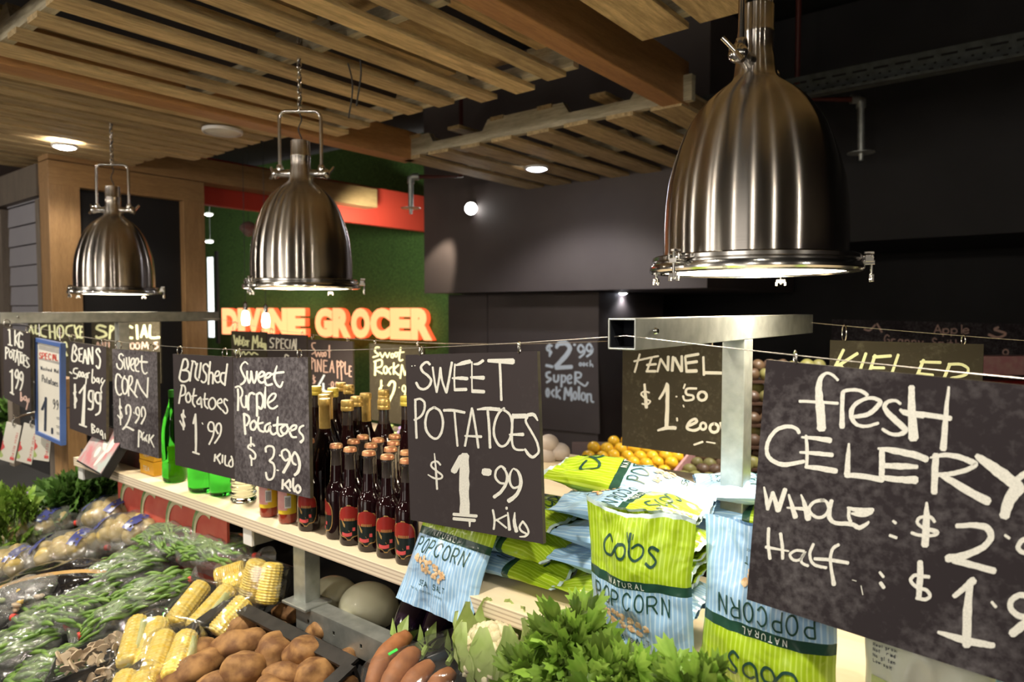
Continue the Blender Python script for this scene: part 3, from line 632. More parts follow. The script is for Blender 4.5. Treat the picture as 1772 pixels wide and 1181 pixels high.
c5 = [(28,(160,115,15),(180,220,32),(190,305,28)),(30,(190,305,28),(235,160,30)),(45,(235,160,30),(280,315,45)),(40,(280,315,40),(340,135,40)),
 (40,(370,180,20),(400,280,35),(425,370,48)),(40,(475,180,15),(510,280,40),(535,385,55)),(30,(355,290,15),(500,300,36)),
 (28,(670,225),(590,240),(545,290),(560,340),(620,375),(680,355),(710,300),(690,240),(640,225)),
 (35,(735,230,35),(715,310,40),(720,380,40),(770,420,35),(900,430,38),(970,460,40),(1030,430,30),(1050,410,20)),
 (30,(885,290),(880,360),(895,410)),(40,(870,290,20),(960,310,40),(1085,310,40)),(40,(905,340,20),(1000,345,55),(1075,325,40)),
 (28,(200,465),(195,600),(210,725)),(28,(300,510),(315,620),(318,725)),(28,(175,625),(370,660,14)),
 (24,(500,660),(430,655),(380,690),(410,735),(470,730),(510,665),(475,730),(490,765),(535,785)),
 (26,(580,600),(550,680),(565,750),(610,785),(690,800)),(28,(795,605),(745,640),(725,720),(735,830),(755,945,38)),(30,(590,725),(720,735),(875,760)),
 (25,(1145,840),(1175,880)),(32,(1150,930),(1180,970)),(8,(985,955),(1000,1030)),(6,(910,905),(945,915))]
c6 = [(40,(220,105,15),(220,200,40),(210,360,45)),(20,(268,220),(240,190),(180,195),(165,225),(200,255),(280,280,30),(260,300),(180,300),(130,285)),
 (38,(400,245,28),(500,240,34),(580,255,42),(605,310,40),(560,370,40),(450,420,44),(345,440,50)),(40,(380,450,40),(500,480,40),(625,515,40)),(18,(690,300),(715,318)),
 (30,(920,400),(850,320),(803,325,30),(775,350,30),(770,380,30),(803,405,28),(870,400,28)),(38,(182,460,35),(180,560,38),(172,680,30)),
 (22,(235,550),(200,545),(150,540),(125,570),(160,610),(220,630),(240,665),(210,685),(160,675)),(35,(500,570,50),(440,620,35),(385,665,30)),(50,(480,590,40),(465,750,52),(460,960,50)),
 (40,(290,880,20),(400,915,40),(520,945,42),(620,960,36)),(18,(610,700),(635,730)),(36,(880,700),(803,660),(750,670),(720,710),(740,760),(800,790),(870,770)),(50,(890,720,40),(860,790,50),(803,835,55),(730,890,48)),
 (18,(20,215),(35,228)),(18,(0,300),(40,315)),(60,(770,10,90),(720,80,70),(685,185,60))]
board_px('chalkboard',(1326,622.8),(1772,667.5),.77,(1292,1038),M['bd_dark'],[(c3,(1300,620,5.367),34,M['chalk']),(c4,(1560,620,5.368),45,M['chalk']),(c5,(1290,820,4.92),26,M['chalk']),(c6,(1540,840,3.461),30,M['chalk'])],
 'largest smudged chalkboard reading fresH CELERY whole half at right',ext=.42,wire=wfr,hooks=(.09,.9))
p7 = [(30,(300,225,20),(260,190,24),(210,230,26),(195,300,30),(240,400,32),(260,450,34),(240,500,34),(190,535,30)),
 (32,(290,330),(290,420),(320,510)),(32,(320,510),(345,430),(350,330)),(32,(350,330),(370,440),(395,510),(425,430),(435,335)),
 (34,(460,430),(530,400),(550,360),(510,340),(465,390),(460,460),(500,505),(550,490)),(34,(550,440),(620,420),(650,370),(610,360),(570,400),(560,480),(590,540),(670,525)),
 (36,(740,250,22),(715,340,34),(700,430,38),(730,520,34),(790,570,34),(830,490,26)),(34,(660,380),(750,355),(845,345)),
 (32,(150,600),(155,740),(150,925)),(28,(110,575),(170,560),(215,620),(215,690),(185,740)),(30,(195,720),(200,800),(230,870),(270,860),(275,700)),(30,(275,700),(285,880)),
 (36,(310,915),(305,780),(320,690),(360,660),(400,680)),(36,(435,680),(440,860),(440,1010)),(36,(430,690),(490,660),(530,730),(530,830),(500,900),(460,870)),
 (34,(568,565,20),(560,720,36),(560,885,34)),(30,(610,810),(690,760),(725,690),(680,670),(620,730),(600,810),(630,880),(690,895),(750,855))]
p8 = [(36,(240,-120),(250,50),(262,190)),(34,(240,-120),(310,-80),(320,-10),(280,60)),(34,(380,-10),(340,40),(350,110),(400,120),(430,40),(390,-20)),
 (34,(465,-70,28),(450,50,36),(480,130,34),(545,155,34)),(30,(430,40),(530,15)),(34,(640,20),(570,60),(560,130),(600,150),(640,60),(640,140),(680,195),(730,170)),
 (34,(755,-70,26),(745,60,38),(750,160,36),(790,220,32),(840,200,30)),(34,(685,60),(780,45),(900,50)),(36,(850,60),(800,110),(820,170),(870,180),(910,110),(880,50)),
 (34,(940,140),(1020,110),(1030,60),(970,70),(935,150),(970,230),(1035,235)),(32,(1145,60),(1090,90),(1080,150),(1130,210),(1140,270),(1100,310,50)),
 (30,(400,370),(370,340),(315,360),(310,400),(370,440),(415,500),(405,560),(350,555),(335,510)),(26,(348,235,26),(345,380,26)),(26,(355,540,26),(358,665,26)),
 (32,(575,460),(570,400),(620,370),(680,385),(700,450),(680,540),(630,595),(690,640),(705,740),(680,850),(620,880),(585,840),(575,770)),
 (24,(780,505),(790,520)),(24,(740,735),(765,740)),(32,(870,420),(820,450),(820,530),(870,590),(920,560)),(40,(880,420,30),(930,480,36),(930,600,44),(840,770,50)),
 (32,(1010,460),(970,540),(980,620),(1030,655)),(42,(1010,460,32),(1060,530,40),(1085,660,44),(1060,760,46),(1010,810,44)),
 (34,(830,880),(825,1020)),(34,(930,880),(850,960)),(34,(860,950),(940,1050)),(34,(940,900),(945,1000)),(34,(990,860),(985,980),(1010,1060)),(34,(1060,960),(1020,1020),(1060,1080),(1100,1030),(1060,960))]
board_px('chalkboard',(403,619.3),(532.8,618.7),1.594,(406.4,833),M['bd_dusty'],[(p7,(395,605,8.747),32,M['chalk']),(p8,(395,730,8.747),32,M['chalk'])],'dusty grey chalkboard reading Sweet Purple Potatoes $3.99 kilo',wire=wfl,hooks=(.06,.88))
b9 = [(34,(235,180),(200,320),(165,480),(180,550),(250,575),(330,530),(340,430),(300,380),(215,370)),(34,(240,175),(290,180),(315,250),(300,330),(240,370)),
 (30,(400,220),(370,400),(350,565)),(28,(380,205),(440,220),(455,270)),(34,(480,250),(450,400),(450,500),(500,550)),(34,(545,240),(530,380),(510,510)),
 (32,(680,310),(640,260),(590,290),(590,370),(640,450),(635,550),(590,590),(550,560)),(34,(710,220),(690,430),(680,620)),(34,(690,440),(730,410),(760,460),(755,610)),
 (30,(800,480),(860,460),(870,400),(830,390),(795,450),(795,540),(840,590),(880,570)),(34,(970,420),(910,430),(890,520),(920,590),(970,630)),(34,(1015,260),(990,450),(970,640)),
 (30,(210,640),(180,800),(155,960)),(30,(190,640),(240,640),(270,700),(260,790),(190,830)),(32,(330,770),(280,830),(290,920),(330,940),(365,880),(330,770)),
 (30,(430,700),(405,850),(400,950),(440,1020)),(28,(385,830),(470,820)),(30,(540,850),(480,920),(490,970),(540,960),(550,870),(560,1035)),
 (30,(620,780),(610,900),(620,1000),(670,1050)),(28,(590,890),(670,880)),(30,(750,860),(690,920),(690,1010),(740,1065),(800,1010),(800,910),(750,860)),
 (28,(850,960),(920,940),(900,880),(850,910),(840,990),(910,1070)),(28,(1020,910),(970,880),(960,950),(1010,1040),(1015,1110),(980,1140),(930,1080))]
b10 = [(28,(265,130),(230,70),(200,90),(230,180),(255,270),(230,300),(170,190)),(30,(235,0),(230,150),(235,350)),(34,(445,70,22),(430,160,40),(410,240,34)),(40,(450,70,28),(455,400,42),(455,740,36)),
 (34,(400,745),(515,785)),(16,(565,225),(580,255)),(30,(760,380),(700,370),(670,300),(700,220),(760,230),(780,320),(760,460),(690,610)),(32,(850,420),(810,340),(830,260),(880,240),(905,320),(880,450),(790,590)),
 (34,(800,790),(785,910)),(36,(890,780),(820,850)),(30,(830,850),(890,955)),(30,(930,800),(925,935)),(30,(980,810),(975,960),(1030,995)),(28,(1085,820),(1110,900),(1110,990),(1070,1010),(1040,950),(1080,880))]
board_px('chalkboard',(299,612.8),(402,618),1.839,(303.3,805),M['bd_clean'],[(b9,(295,605,10.27),30,M['chalk']),(b10,(295,710,10.27),30,M['chalk'])],'clean chalkboard reading Brushed Potatoes $1.99 KILO',wire=wfl,hooks=(.10,.86))
k11 = [(30,(280,190),(240,150),(195,180),(200,250),(260,320),(260,420),(210,465),(160,420),(145,350)),(28,(295,250),(300,370),(320,460)),(30,(345,230),(350,350),(380,470)),(30,(380,470),(405,350),(400,220)),
 (34,(440,390),(500,330),(500,250),(450,260),(430,370),(450,460),(500,500)),(34,(540,400),(590,330),(580,250),(540,260),(520,380),(540,490),(600,510)),
 (32,(660,190),(655,330),(670,480),(720,560),(770,530)),(44,(620,310),(770,320)),(34,(240,640),(200,580),(150,570),(125,700),(130,860),(170,970),(220,990),(245,960)),
 (34,(310,600),(265,700),(260,850),(290,960),(340,950),(370,830),(360,700),(300,640)),(34,(400,620),(385,800),(390,1010)),(34,(400,610),(450,610),(465,700),(430,790),(390,820)),(34,(400,820),(480,930),(565,1040)),
 (34,(515,950),(560,690)),(34,(560,680),(640,860),(770,1040)),(34,(770,1040),(785,640))]
k12 = [(28,(210,0,16),(215,250),(225,540)),(26,(245,200),(210,140),(200,200),(240,300),(255,370),(220,410),(165,340)),(36,(345,320),(335,200),(370,130),(420,170),(430,300),(380,470),(300,610)),(38,(270,630),(340,580),(490,650)),
 (18,(490,280),(510,315)),(32,(590,350),(540,300),(540,210),(580,180),(610,250),(600,380),(530,500,44)),(32,(660,370),(650,240),(680,170),(720,230),(730,350),(650,520,40)),
 (34,(600,650),(595,800),(590,990)),(30,(600,650),(650,700),(640,800)),(26,(700,690),(665,760),(680,850),(720,800),(722,870)),(26,(770,740),(740,800),(765,880)),(32,(815,740),(800,910)),(36,(900,750),(830,840)),(30,(840,850),(910,1000,18))]
board_px('chalkboard',(194,604),(271.7,609.7),2.091,(197,771.7),M['bd_dusty'],[(k11,(190,600,11.81),30,M['chalk']),(k12,(190,690,11.81),30,M['chalk'])],'dusty chalkboard reading Sweet CORN $2.99 pack',wire=wfl,hooks=(.12,.86))
e13 = [(20,(85,110),(70,200),(65,280),(100,300),(125,250),(95,200),(115,150),(85,110)),(18,(140,160),(150,230),(145,290),(175,300)),(18,(140,160),(185,150)),(18,(140,220),(175,220)),
 (20,(212,170),(190,320)),(20,(212,170),(240,330)),(16,(195,260),(235,260)),(20,(250,330),(252,150)),(20,(252,150),(300,330)),(20,(300,330),(298,140)),(20,(385,195),(365,155),(340,190),(385,280),(370,380),(340,350)),
 (16,(40,420),(65,440)),(16,(130,380),(90,385),(85,430),(125,450),(120,490),(85,490)),[16]+ring(152,445,12,28),[16]+ring(185,450,12,26),(15,(225,440),(205,470),(228,485),(235,430),(222,560)),(15,(245,490),(245,440),(265,430)),
 (16,(300,390),(295,540),(330,520),(312,480)),[14]+ring(355,512,12,22),(14,(370,490),(376,550)),(14,(410,490),(395,520),(412,545),(440,510),(395,600),(405,660)),
 (22,(98,560),(100,830)),(14,(115,650),(85,660),(120,740),(90,790)),(22,(215,565,14),(150,660,24)),(36,(212,570,26),(190,1020,44)),(20,(150,1015),(230,1045)),
 (22,(310,640),(265,640),(255,720),(290,760),(315,710),(305,640),(300,830),(250,840)),(22,(380,660),(340,660),(335,740),(370,780),(395,720),(385,660),(385,860),(335,910)),
 (16,(290,1010),(295,1110)),(16,(290,1010),(325,1040),(300,1060),(330,1100),(295,1115)),[14]+ring(358,1085,12,22),[14]+ring(400,1110,12,26),(14,(412,1110),(420,1180)),(12,(440,1120),(446,1180))]
board_px('chalkboard',(120,591),(183.6,601),2.327,(120.6,742),M['bd_clean'],[(e13,(115,580,6.5625),18,M['chalk'])],'chalkboard reading BEANS 500gr bag $1.99 beside the blue framed card',wire=wfl,hooks=(.05,.92))
k14 = [(14,(90,60),(95,200)),(10,(75,62),(90,55)),(12,(78,195),(115,207)),(14,(140,65),(140,205)),(14,(190,80),(145,140),(182,225)),(14,(212,105),(190,90),(175,150),(185,215),(210,225),(212,172),(192,168)),
 (12,(55,220),(55,330)),(12,(55,220),(85,245),(60,280)),[12]+ring(102,290,13,32),(12,(115,245),(148,255)),(12,(132,248),(128,340)),(12,(162,245),(145,360)),(12,(162,245),(177,390)),(10,(150,315),(172,318)),(12,(172,262),(208,274)),(12,(190,268),(190,370)),[12]+ring(207,330,11,40),
 (12,(225,290),(222,390)),(10,(225,292),(243,302)),(10,(222,342),(240,347)),(10,(222,390),(243,402)),(12,(270,330),(250,315),(252,355),(274,395),(250,410)),
 (16,(95,450),(120,430,8)),(16,(115,430),(115,650)),(14,(97,640),(130,660)),(14,(175,460),(160,430),(142,470),(158,510),(175,465),(170,540),(150,605)),(14,(216,480),(200,450),(184,490),(203,530),(216,485),(210,560),(190,622))]
k14b = [(14,(195,640),(195,720)),(12,(197,722),(215,700),(198,682)),[12]+ring(235,695,11,18),(12,(248,690),(252,730)),(12,(270,700),(250,722),(268,730),(270,700),(245,800))]
board_px('chalkboard',(5,566),(52,577),2.731,(7,689),M['bd_clean'],[(k14,(0,560,5.365),13,M['chalk']),(k14b,(0,560,5.365),13,M['chalkp'])],'leftmost chalkboard reading 1KG POTATOES 1.99 bag',wire=lambda x: wz(x,-6.8,-3.65,WF,.07) if x < -3.65 else wfl(x),hooks=(.12,.9))
# blue framed printed price card
def frame_card():
    A = ony(60.6,585,.965); B = D(106,594.5,2.592); e = (B-A); r = ray(62,752); Q = CP+r*((A-CP).dot(e)/r.dot(e)); d = Q-A; w = e.length; h = d.length; e.normalize(); dn = (d-e*d.dot(e)).normalized(); nn = e.cross(dn)
    if nn.dot(CP-A) < 0: nn = -nn
    t = thing('framed_price_card','blue plastic framed printed card reading SPECIAL Potatoes 1.99','sign',A+e*w/2+dn*h,group='hanging chalkboards')
    def P(u,v,o): return A+e*(u*w)+dn*(v*h)+nn*o
    def slab(mb,u0,v0,u1,v1,o0,o1,mi=0):
        vs = [P(u0,v0,o1),P(u1,v0,o1),P(u1,v1,o1),P(u0,v1,o1),P(u0,v0,o0),P(u1,v0,o0),P(u1,v1,o0),P(u0,v1,o0)]
        mb.add(vs,[(0,1,2,3),(7,6,5,4),(0,4,5,1),(1,5,6,2),(2,6,7,3),(3,7,4,0)],mi)
    b = MB(); th=-.016
    for q in ((0,0,1,.04),(0,.96,1,1),(0,.04,.06,.96),(.95,.04,1,.96)): slab(b,*q,th,.003)
    mk('frame',b,M['blueframe'],t,bevel=.0015); b = MB(); slab(b,.06,.04,.95,.96,-.012,-.004); mk('card',b,M['paper'],t)
    b = MB()
    for q in ((.11,.065,.92,.11),(.11,.19,.92,.215)): slab(b,*q,-.0041,-.0035)
    mk('grey_print',b,M['ink_grey'],t)
    tf = (0,560,5.365)
    def pj(x,y,o): return onplane(tf[0]+x/tf[2],tf[1]+y/tf[2],A-nn*.0035,nn)+nn*o
    q = MB(); strokes(q,font_line('SPECIAL',365,270,24,55,2,adv=28.5,slope=.12),pj,7); mk('red_print',q,M['ink_red'],t)
    q = MB(); strokes(q,font_line('Potatoes',392,478,17,62,2,adv=19,slope=.33),pj,5); strokes(q,font_line('Washed Mid',378,395,14,34,2,adv=18,slope=.2),pj,3.5)
    strokes(q,[(22,(425,690),(420,995)),(16,(425,700,10),(392,800,22)),(18,(485,975),(485,1022))],pj,20)
    strokes(q,font_line('99',492,700,22,90,2,adv=30,slope=.3),pj,5)
    for yy in (870,950,1010): strokes(q,[(4,(525,yy),(552,yy+8)),(4,(528,yy+14),(552,yy+22))],pj,4)
    mk('dark_print',q,M['ink'],t)
    mk('hook',MB().tube([P(.12,-.02,-.006)+Vector((0,0,.05-.05*k/5)) for k in range(6)],.002,6),M['chrome'],t)
    mk('hook',MB().tube([P(.9,-.02,-.006)+Vector((0,0,.05-.05*k/5)) for k in range(6)],.002,6),M['chrome'],t)
# small stroke font (cap height 1, y down)
SF = {'A':[[(0,1),(.5,0)],[(.5,0),(1,1)],[(.2,.65),(.8,.65)]],'B':[[(0,0),(0,1)],[(0,0),(.6,0),(.8,.25),(.6,.48),(0,.48)],[(0,.48),(.7,.5),(.9,.75),(.65,1),(0,1)]],
 'C':[[(.95,.2),(.55,0),(.1,.25),(.1,.75),(.55,1),(.95,.8)]],'D':[[(0,0),(0,1)],[(0,0),(.6,.05),(.95,.5),(.6,.95),(0,1)]],'E':[[(0,0),(0,1)],[(0,0),(.8,0)],[(0,.48),(.7,.48)],[(0,1),(.8,1)]],
 'F':[[(0,0),(0,1)],[(0,0),(.8,0)],[(0,.48),(.7,.48)]],'G':[[(.9,.2),(.5,0),(.05,.4),(.2,.9),(.6,1),(.9,.8),(.9,.55)],[(.9,.55),(.55,.55)]],'H':[[(0,0),(0,1)],[(.9,0),(.9,1)],[(0,.5),(.9,.5)]],
 'I':[[(.5,0),(.5,1)]],'K':[[(0,0),(0,1)],[(.85,0),(0,.6)],[(.2,.45),(.9,1)]],'L':[[(0,0),(0,1)],[(0,1),(.8,1)]],'M':[[(0,1),(.1,0)],[(.1,0),(.5,.7)],[(.5,.7),(.9,0)],[(.9,0),(1,1)]],
 'N':[[(0,1),(0,0)],[(0,0),(.9,1)],[(.9,1),(.9,0)]],'O':[ring(.5,.5,.48,.5,12)],'P':[[(0,0),(0,1)],[(0,0),(.6,0),(.85,.26),(.6,.52),(0,.52)]],'R':[[(0,0),(0,1)],[(0,0),(.6,0),(.85,.26),(.6,.52),(0,.52)],[(.4,.52),(.9,1)]],
 'S':[[(.85,.15),(.5,0),(.12,.2),(.3,.45),(.7,.55),(.88,.8),(.5,1),(.08,.85)]],'T':[[(0,0),(1,0)],[(.5,0),(.5,1)]],'U':[[(0,0),(0,.7),(.45,1),(.9,.7),(.9,0)]],'W':[[(0,0),(.25,1)],[(.25,1),(.5,.2)],[(.5,.2),(.75,1)],[(.75,1),(1,0)]],
 'Y':[[(0,0),(.5,.5)],[(1,0),(.5,.5)],[(.5,.5),(.5,1)]],'V':[[(0,0),(.5,1)],[(.5,1),(1,0)]],
 'a':[ring(.45,.72,.35,.28),[(.85,.45),(.85,1)]],'b':[[(.1,0),(.1,1)],ring(.5,.72,.38,.28)],'c':[[(.85,.55),(.45,.42),(.1,.72),(.45,1),(.85,.88)]],'d':[ring(.45,.72,.35,.28),[(.85,0),(.85,1)]],
 'e':[[(.1,.7),(.85,.66),(.6,.42),(.15,.55),(.15,.9),(.5,1),(.85,.9)]],'h':[[(.1,0),(.1,1)],[(.1,.6),(.5,.42),(.8,.6),(.8,1)]],'i':[[(.4,.42),(.4,1)],[(.4,.15),(.4,.2)]],'l':[[(.4,0),(.4,1)]],'m':[[(0,.45),(0,1)],[(0,.6),(.25,.42),(.45,.6),(.45,1)],[(.45,.6),(.7,.42),(.9,.6),(.9,1)]],
 'n':[[(.1,.45),(.1,1)],[(.1,.6),(.5,.42),(.8,.6),(.8,1)]],'o':[ring(.45,.72,.38,.28)],'p':[[(.1,.45),(.1,1.35)],ring(.5,.72,.38,.28)],'r':[[(.1,.45),(.1,1)],[(.1,.65),(.4,.45),(.75,.48)]],'s':[[(.75,.5),(.4,.42),(.15,.55),(.45,.7),(.75,.85),(.45,1),(.1,.92)]],
 't':[[(.4,.1),(.4,.9),(.7,1)],[(.1,.42),(.75,.42)]],'w':[[(0,.45),(.22,1)],[(.22,1),(.45,.5)],[(.45,.5),(.68,1)],[(.68,1),(.9,.45)]],'y':[[(.05,.45),(.45,1)],[(.85,.45),(.3,1.35)]],'g':[ring(.45,.72,.35,.28),[(.82,.45),(.82,1.2),(.4,1.4),(.1,1.25)]],
 '9':[[(.85,.3),(.5,0),(.1,.3),(.5,.55),(.85,.3),(.8,.7),(.3,1)]],'1':[[(.2,.2),(.5,0)],[(.5,0),(.5,1)]],'.':[[(.5,.95),(.5,1)]],'$':[[(.85,.2),(.5,.08),(.15,.25),(.8,.7),(.5,.92),(.1,.8)],[(.5,-.05),(.5,1.05)]]}
def font_line(txt, x, y, cw, ch, lw, adv=None, slope=0, wid=None):
    out = []; adv = adv or cw*1.25; cx = x
    for c in txt:
        for s in SF.get(c, []):
            sh = [(cx+px*cw, y+py*ch+slope*(cx-x+px*cw)) for px, py in s]
            out.append(([wid] if wid else [])+sh)
        cx += adv*(.45 if c in 'Iil.' else 1)
    return out
frame_card()
# rear chalkboards
def rear(name,x0,zt,m,texts,label,wd=.337,H=.335,wire=wrl,y=1.945,**k):
    chalkboard(name,Vector((x0,y,zt)),Vector((x0+wd,y,zt)),H,m,texts,label,group='rear chalkboards',wire=wire,**k)
T15 = (1080,595,6.056)
f15 = [(20,(165,110),(140,200),(112,300)),(20,(105,185),(240,155),(360,130)),(22,(290,150),(240,290)),(26,(240,225),(335,215)),(28,(235,290),(330,290)),(22,(385,160),(350,295)),(24,(385,160),(460,280)),(28,(465,135),(460,280)),
 (30,(515,140),(505,285)),(28,(530,150),(600,290)),(26,(605,130),(605,290)),(24,(640,140),(655,290)),(30,(645,135),(780,110)),(32,(645,205),(765,190)),(38,(655,290),(760,285)),(24,(832,140),(838,330)),(34,(840,305),(1060,310)),
 (30,(215,425,22),(225,550,32),(235,670,36)),(18,(265,515),(215,500),(180,530),(230,580),(275,605),(240,640),(190,630)),(24,(450,415,22),(420,500,28),(370,580,24)),(42,(456,430,36),(455,650,42),(445,880,44)),(34,(355,910,22),(450,885,38),(540,885,38)),
 (18,(640,425),(625,470)),(24,(760,470),(660,475),(655,530),(720,545),(720,585),(640,595,20),(620,550)),[28]+ring(820,550,45,45),(20,(550,555)),(14,(620,645),(628,665)),(18,(555,780),(558,810)),
 (30,(680,860),(760,820),(740,790),(680,830),(665,890),(740,910),(800,880)),[26]+ring(830,865,30,35),[30]+ring(945,885,45,45),(28,(1010,830),(1040,920)),(22,(735,1060),(825,1030)),(14,(865,1030),(955,1045))]
rear('chalkboard',-1.085,EZ-.108,M['bd_olive'],[(f15,T15,24,M['chalk'])],'olive toned chalkboard reading FENNEL $1.50 each')
T16 = (395,575,5.625)
rear('chalkboard',-3.475,EZ-.118,M['bd_olive'],[([(15,(55,30),(70,120)),(15,(70,120),(85,60)),(15,(85,60),(100,130)),(15,(100,130),(112,40)),[12]+ring(122,100,10,20),(12,(147,50),(142,130),(158,125)),(10,(132,75),(160,75)),[12]+ring(172,105,10,22),(12,(190,80),(190,140)),(10,(190,95),(207,85)),
  (15,(235,170),(245,40)),(15,(245,40),(265,110)),(15,(265,110),(285,35)),(15,(285,35),(290,150)),[12]+ring(310,120,9,20),(12,(325,60),(325,150)),[12]+ring(340,130,8,20),(12,(355,170),(353,110)),(12,(353,115),(367,120),(367,175)),
  (12,(60,180),(80,210),(100,170),(120,220),(150,190),(170,220),(200,195),(230,220),(250,200),(290,220)),(14,(60,300),(200,330)),(12,(90,380),(120,440),(90,470))],T16,12,M['chalky'])],'olive chalkboard headed Water Melon partly behind the Sweet Purple board')
rear('chalkboard',-3.13,EZ-.125,M['bd_clean'],[([(12,(450,65),(420,60),(410,90),(440,120),(430,150),(405,145)),(12,(470,60),(470,160)),(11,(470,60),(500,80),(474,110)),(12,(515,65),(515,160)),(10,(515,65),(545,70)),(10,(515,110),(540,110)),(10,(515,160),(547,162)),
  (12,(585,75),(560,80),(555,130),(585,160)),(12,(605,75),(600,160)),(12,(640,70),(620,165)),(12,(640,70),(655,175)),(10,(628,130),(652,130)),(12,(663,68),(661,178)),(12,(590,235),(560,220),(552,260)),(14,(470,260),(640,280))],T16,12,M['chalk'])],'clean rear chalkboard headed SPECIAL beside the Water Melon board')
rear('chalkboard',-2.785,EZ-.145,M['bd_clean'],[([(12,(850,105),(818,112),(820,150),(850,190),(815,215)),(11,(845,190),(860,240)),(11,(860,240),(875,195)),(11,(875,195),(892,240)),(11,(892,240),(903,190)),[11]+ring(920,220,9,20),[11]+ring(945,215,9,22),(13,(985,130),(985,250)),(12,(960,180),(1002,180)),
  (12,(805,250),(835,270),(808,305)),(12,(808,250),(815,360)),(13,(845,270),(850,385)),(12,(870,385),(870,270)),(12,(870,270),(905,385)),(12,(905,385),(907,265)),(12,(930,275),(930,390)),(11,(930,275),(965,280)),(11,(930,330),(958,330)),(11,(930,390),(972,392)),
  (12,(1012,280),(990,390)),(12,(1012,280),(1030,395)),(10,(1000,350),(1026,352)),(12,(1060,280),(1066,450)),(12,(1060,280),(1090,310),(1064,345)),(12,(1095,280),(1105,470)),(12,(1095,280),(1127,312),(1100,350)),(12,(1140,290),(1140,400),(1168,403)),
  (12,(1180,330),(1180,430)),(10,(1180,330),(1200,335)),(10,(1180,380),(1200,382)),(10,(1180,430),(1202,435)),(12,(830,420),(840,500)),(10,(850,440),(826,455),(850,480),(826,500)),[10]+ring(1015,510,11,26),(10,(1026,510),(1020,572)),[10]+ring(1058,512,11,26),(10,(1069,515),(1062,575)),(8,(985,510)),[11]+ring(1090,660,10,20),[11]+ring(1118,665,10,22)],T16,12,M['chalkp']),
  ([(20,(935,420),(870,540)),(16,(870,540),(962,580)),(20,(925,500),(930,650))],T16,16,M['chalkb'])],'rear chalkboard reading Sweet PINEAPPLE in pink chalk behind the gold capped bottles')
rear('chalkboard',-2.335,EZ-.150,M['bd_olive'],[([(16,(1470,150),(1440,150),(1430,190),(1465,225),(1410,245)),(14,(1478,200),(1500,250)),(14,(1500,250),(1528,200)),(14,(1528,200),(1550,250)),(14,(1550,250),(1572,200)),[14]+ring(1598,230,13,20),[14]+ring(1635,220,13,22),(17,(1680,150),(1665,270),(1700,270)),(14,(1650,200),(1712,195)),
  (20,(1432,290),(1430,420)),(17,(1420,290),(1490,270),(1492,330),(1430,360),(1500,405)),[17]+ring(1532,370,18,35),(15,(1592,340),(1562,370),(1582,412)),(17,(1612,300),(1610,410)),(17,(1660,320),(1615,370),(1662,420)),(17,(1675,450),(1692,320)),(17,(1692,320),(1722,420)),(17,(1722,420),(1760,320)),
  (18,(1490,470),(1485,630)),(13,(1502,520),(1470,560),(1500,610),(1466,620)),(24,(1560,520),(1590,480),(1622,500),(1610,580),(1560,690)),(10,(1665,540)),[14]+ring(1712,550,16,30),(14,(1728,555),(1715,640))],T16,15,M['chalky'])],'dusty olive chalkboard reading Sweet Rock Melon beside the SWEET POTATOES board')
f17 = [(24,(150,170),(110,170),(100,210),(140,230),(130,260)),(16,(125,150),(125,280)),(48,(195,190,30),(220,150),(290,145),(330,190),(300,260),(190,380)),(44,(190,395),(350,385)),(30,(90,370),(155,385)),(28,(380,160)),(22,(478,200),(445,160),(415,200),(445,240),(480,205),(475,250),(430,290)),(22,(558,190),(530,150),(502,190),(530,230),(560,195),(555,240),(505,280)),
 [13]+ring(440,360,11,15),[13]+ring(475,360,9,15),(13,(515,345),(498,360),(515,376)),(13,(540,320),(540,380)),(12,(545,365),(560,360),(567,385)),
 (24,(130,440),(95,450),(100,490),(140,510),(95,545)),(22,(170,470),(172,530),(208,530),(215,470)),(24,(248,470),(245,590)),(20,(248,478),(285,480),(280,535),(250,540)),(20,(310,515),(348,500),(338,470),(308,490),(318,550),(350,545)),(24,(390,440),(385,560)),(20,(385,440),(440,450),(440,490),(390,510),(450,560),(490,580),(515,545)),
 [22]+ring(105,650,13,40),(22,(170,620),(145,650),(170,692)),(22,(195,590),(195,700)),(20,(232,620),(200,660),(236,712)),(24,(275,720),(285,600)),(24,(285,600),(320,680)),(24,(320,680),(345,600)),(24,(345,600),(350,730)),[20]+ring(385,680,16,38),(24,(425,590),(425,720)),[20]+ring(470,690,20,38),(20,(510,750),(510,660)),(20,(512,670),(545,668),(552,735),(575,745))]
chalkboard('chalkboard',ony(905,590,4.488),ony(1034,589,4.488),.72,M['charcoal'],[(f17,(930,570,5.908),24,M['chalkb'])],'large dark board reading $2.99 each Super Rock Melon in bluish chalk',down=None,hooks=())
T18 = (1400,550,4.763)
rear('chalkboard',-.4625,EZ-.083,M['bd_olive'],[([(26,(285,265),(180,480)),(26,(400,295),(235,400)),(26,(262,392),(335,500)),(26,(470,295),(395,510)),(28,(545,310),(475,520)),(26,(530,325),(675,315)),(24,(520,412),(620,415)),(24,(735,305),(660,530)),(24,(660,530),(790,545)),(28,(945,350),(865,545)),(24,(920,365),(1085,370)),(30,(900,465),(1020,478)),(26,(865,550),(1010,565)),(28,(1160,385),(1080,580)),(24,(1150,385),(1250,385),(1310,420),(1290,470),(1170,500)),(26,(1180,500),(1280,600))],T18,24,M['chalky'])],'olive chalkboard reading KIFLER in yellow chalk behind the celery board',wire=wrr)
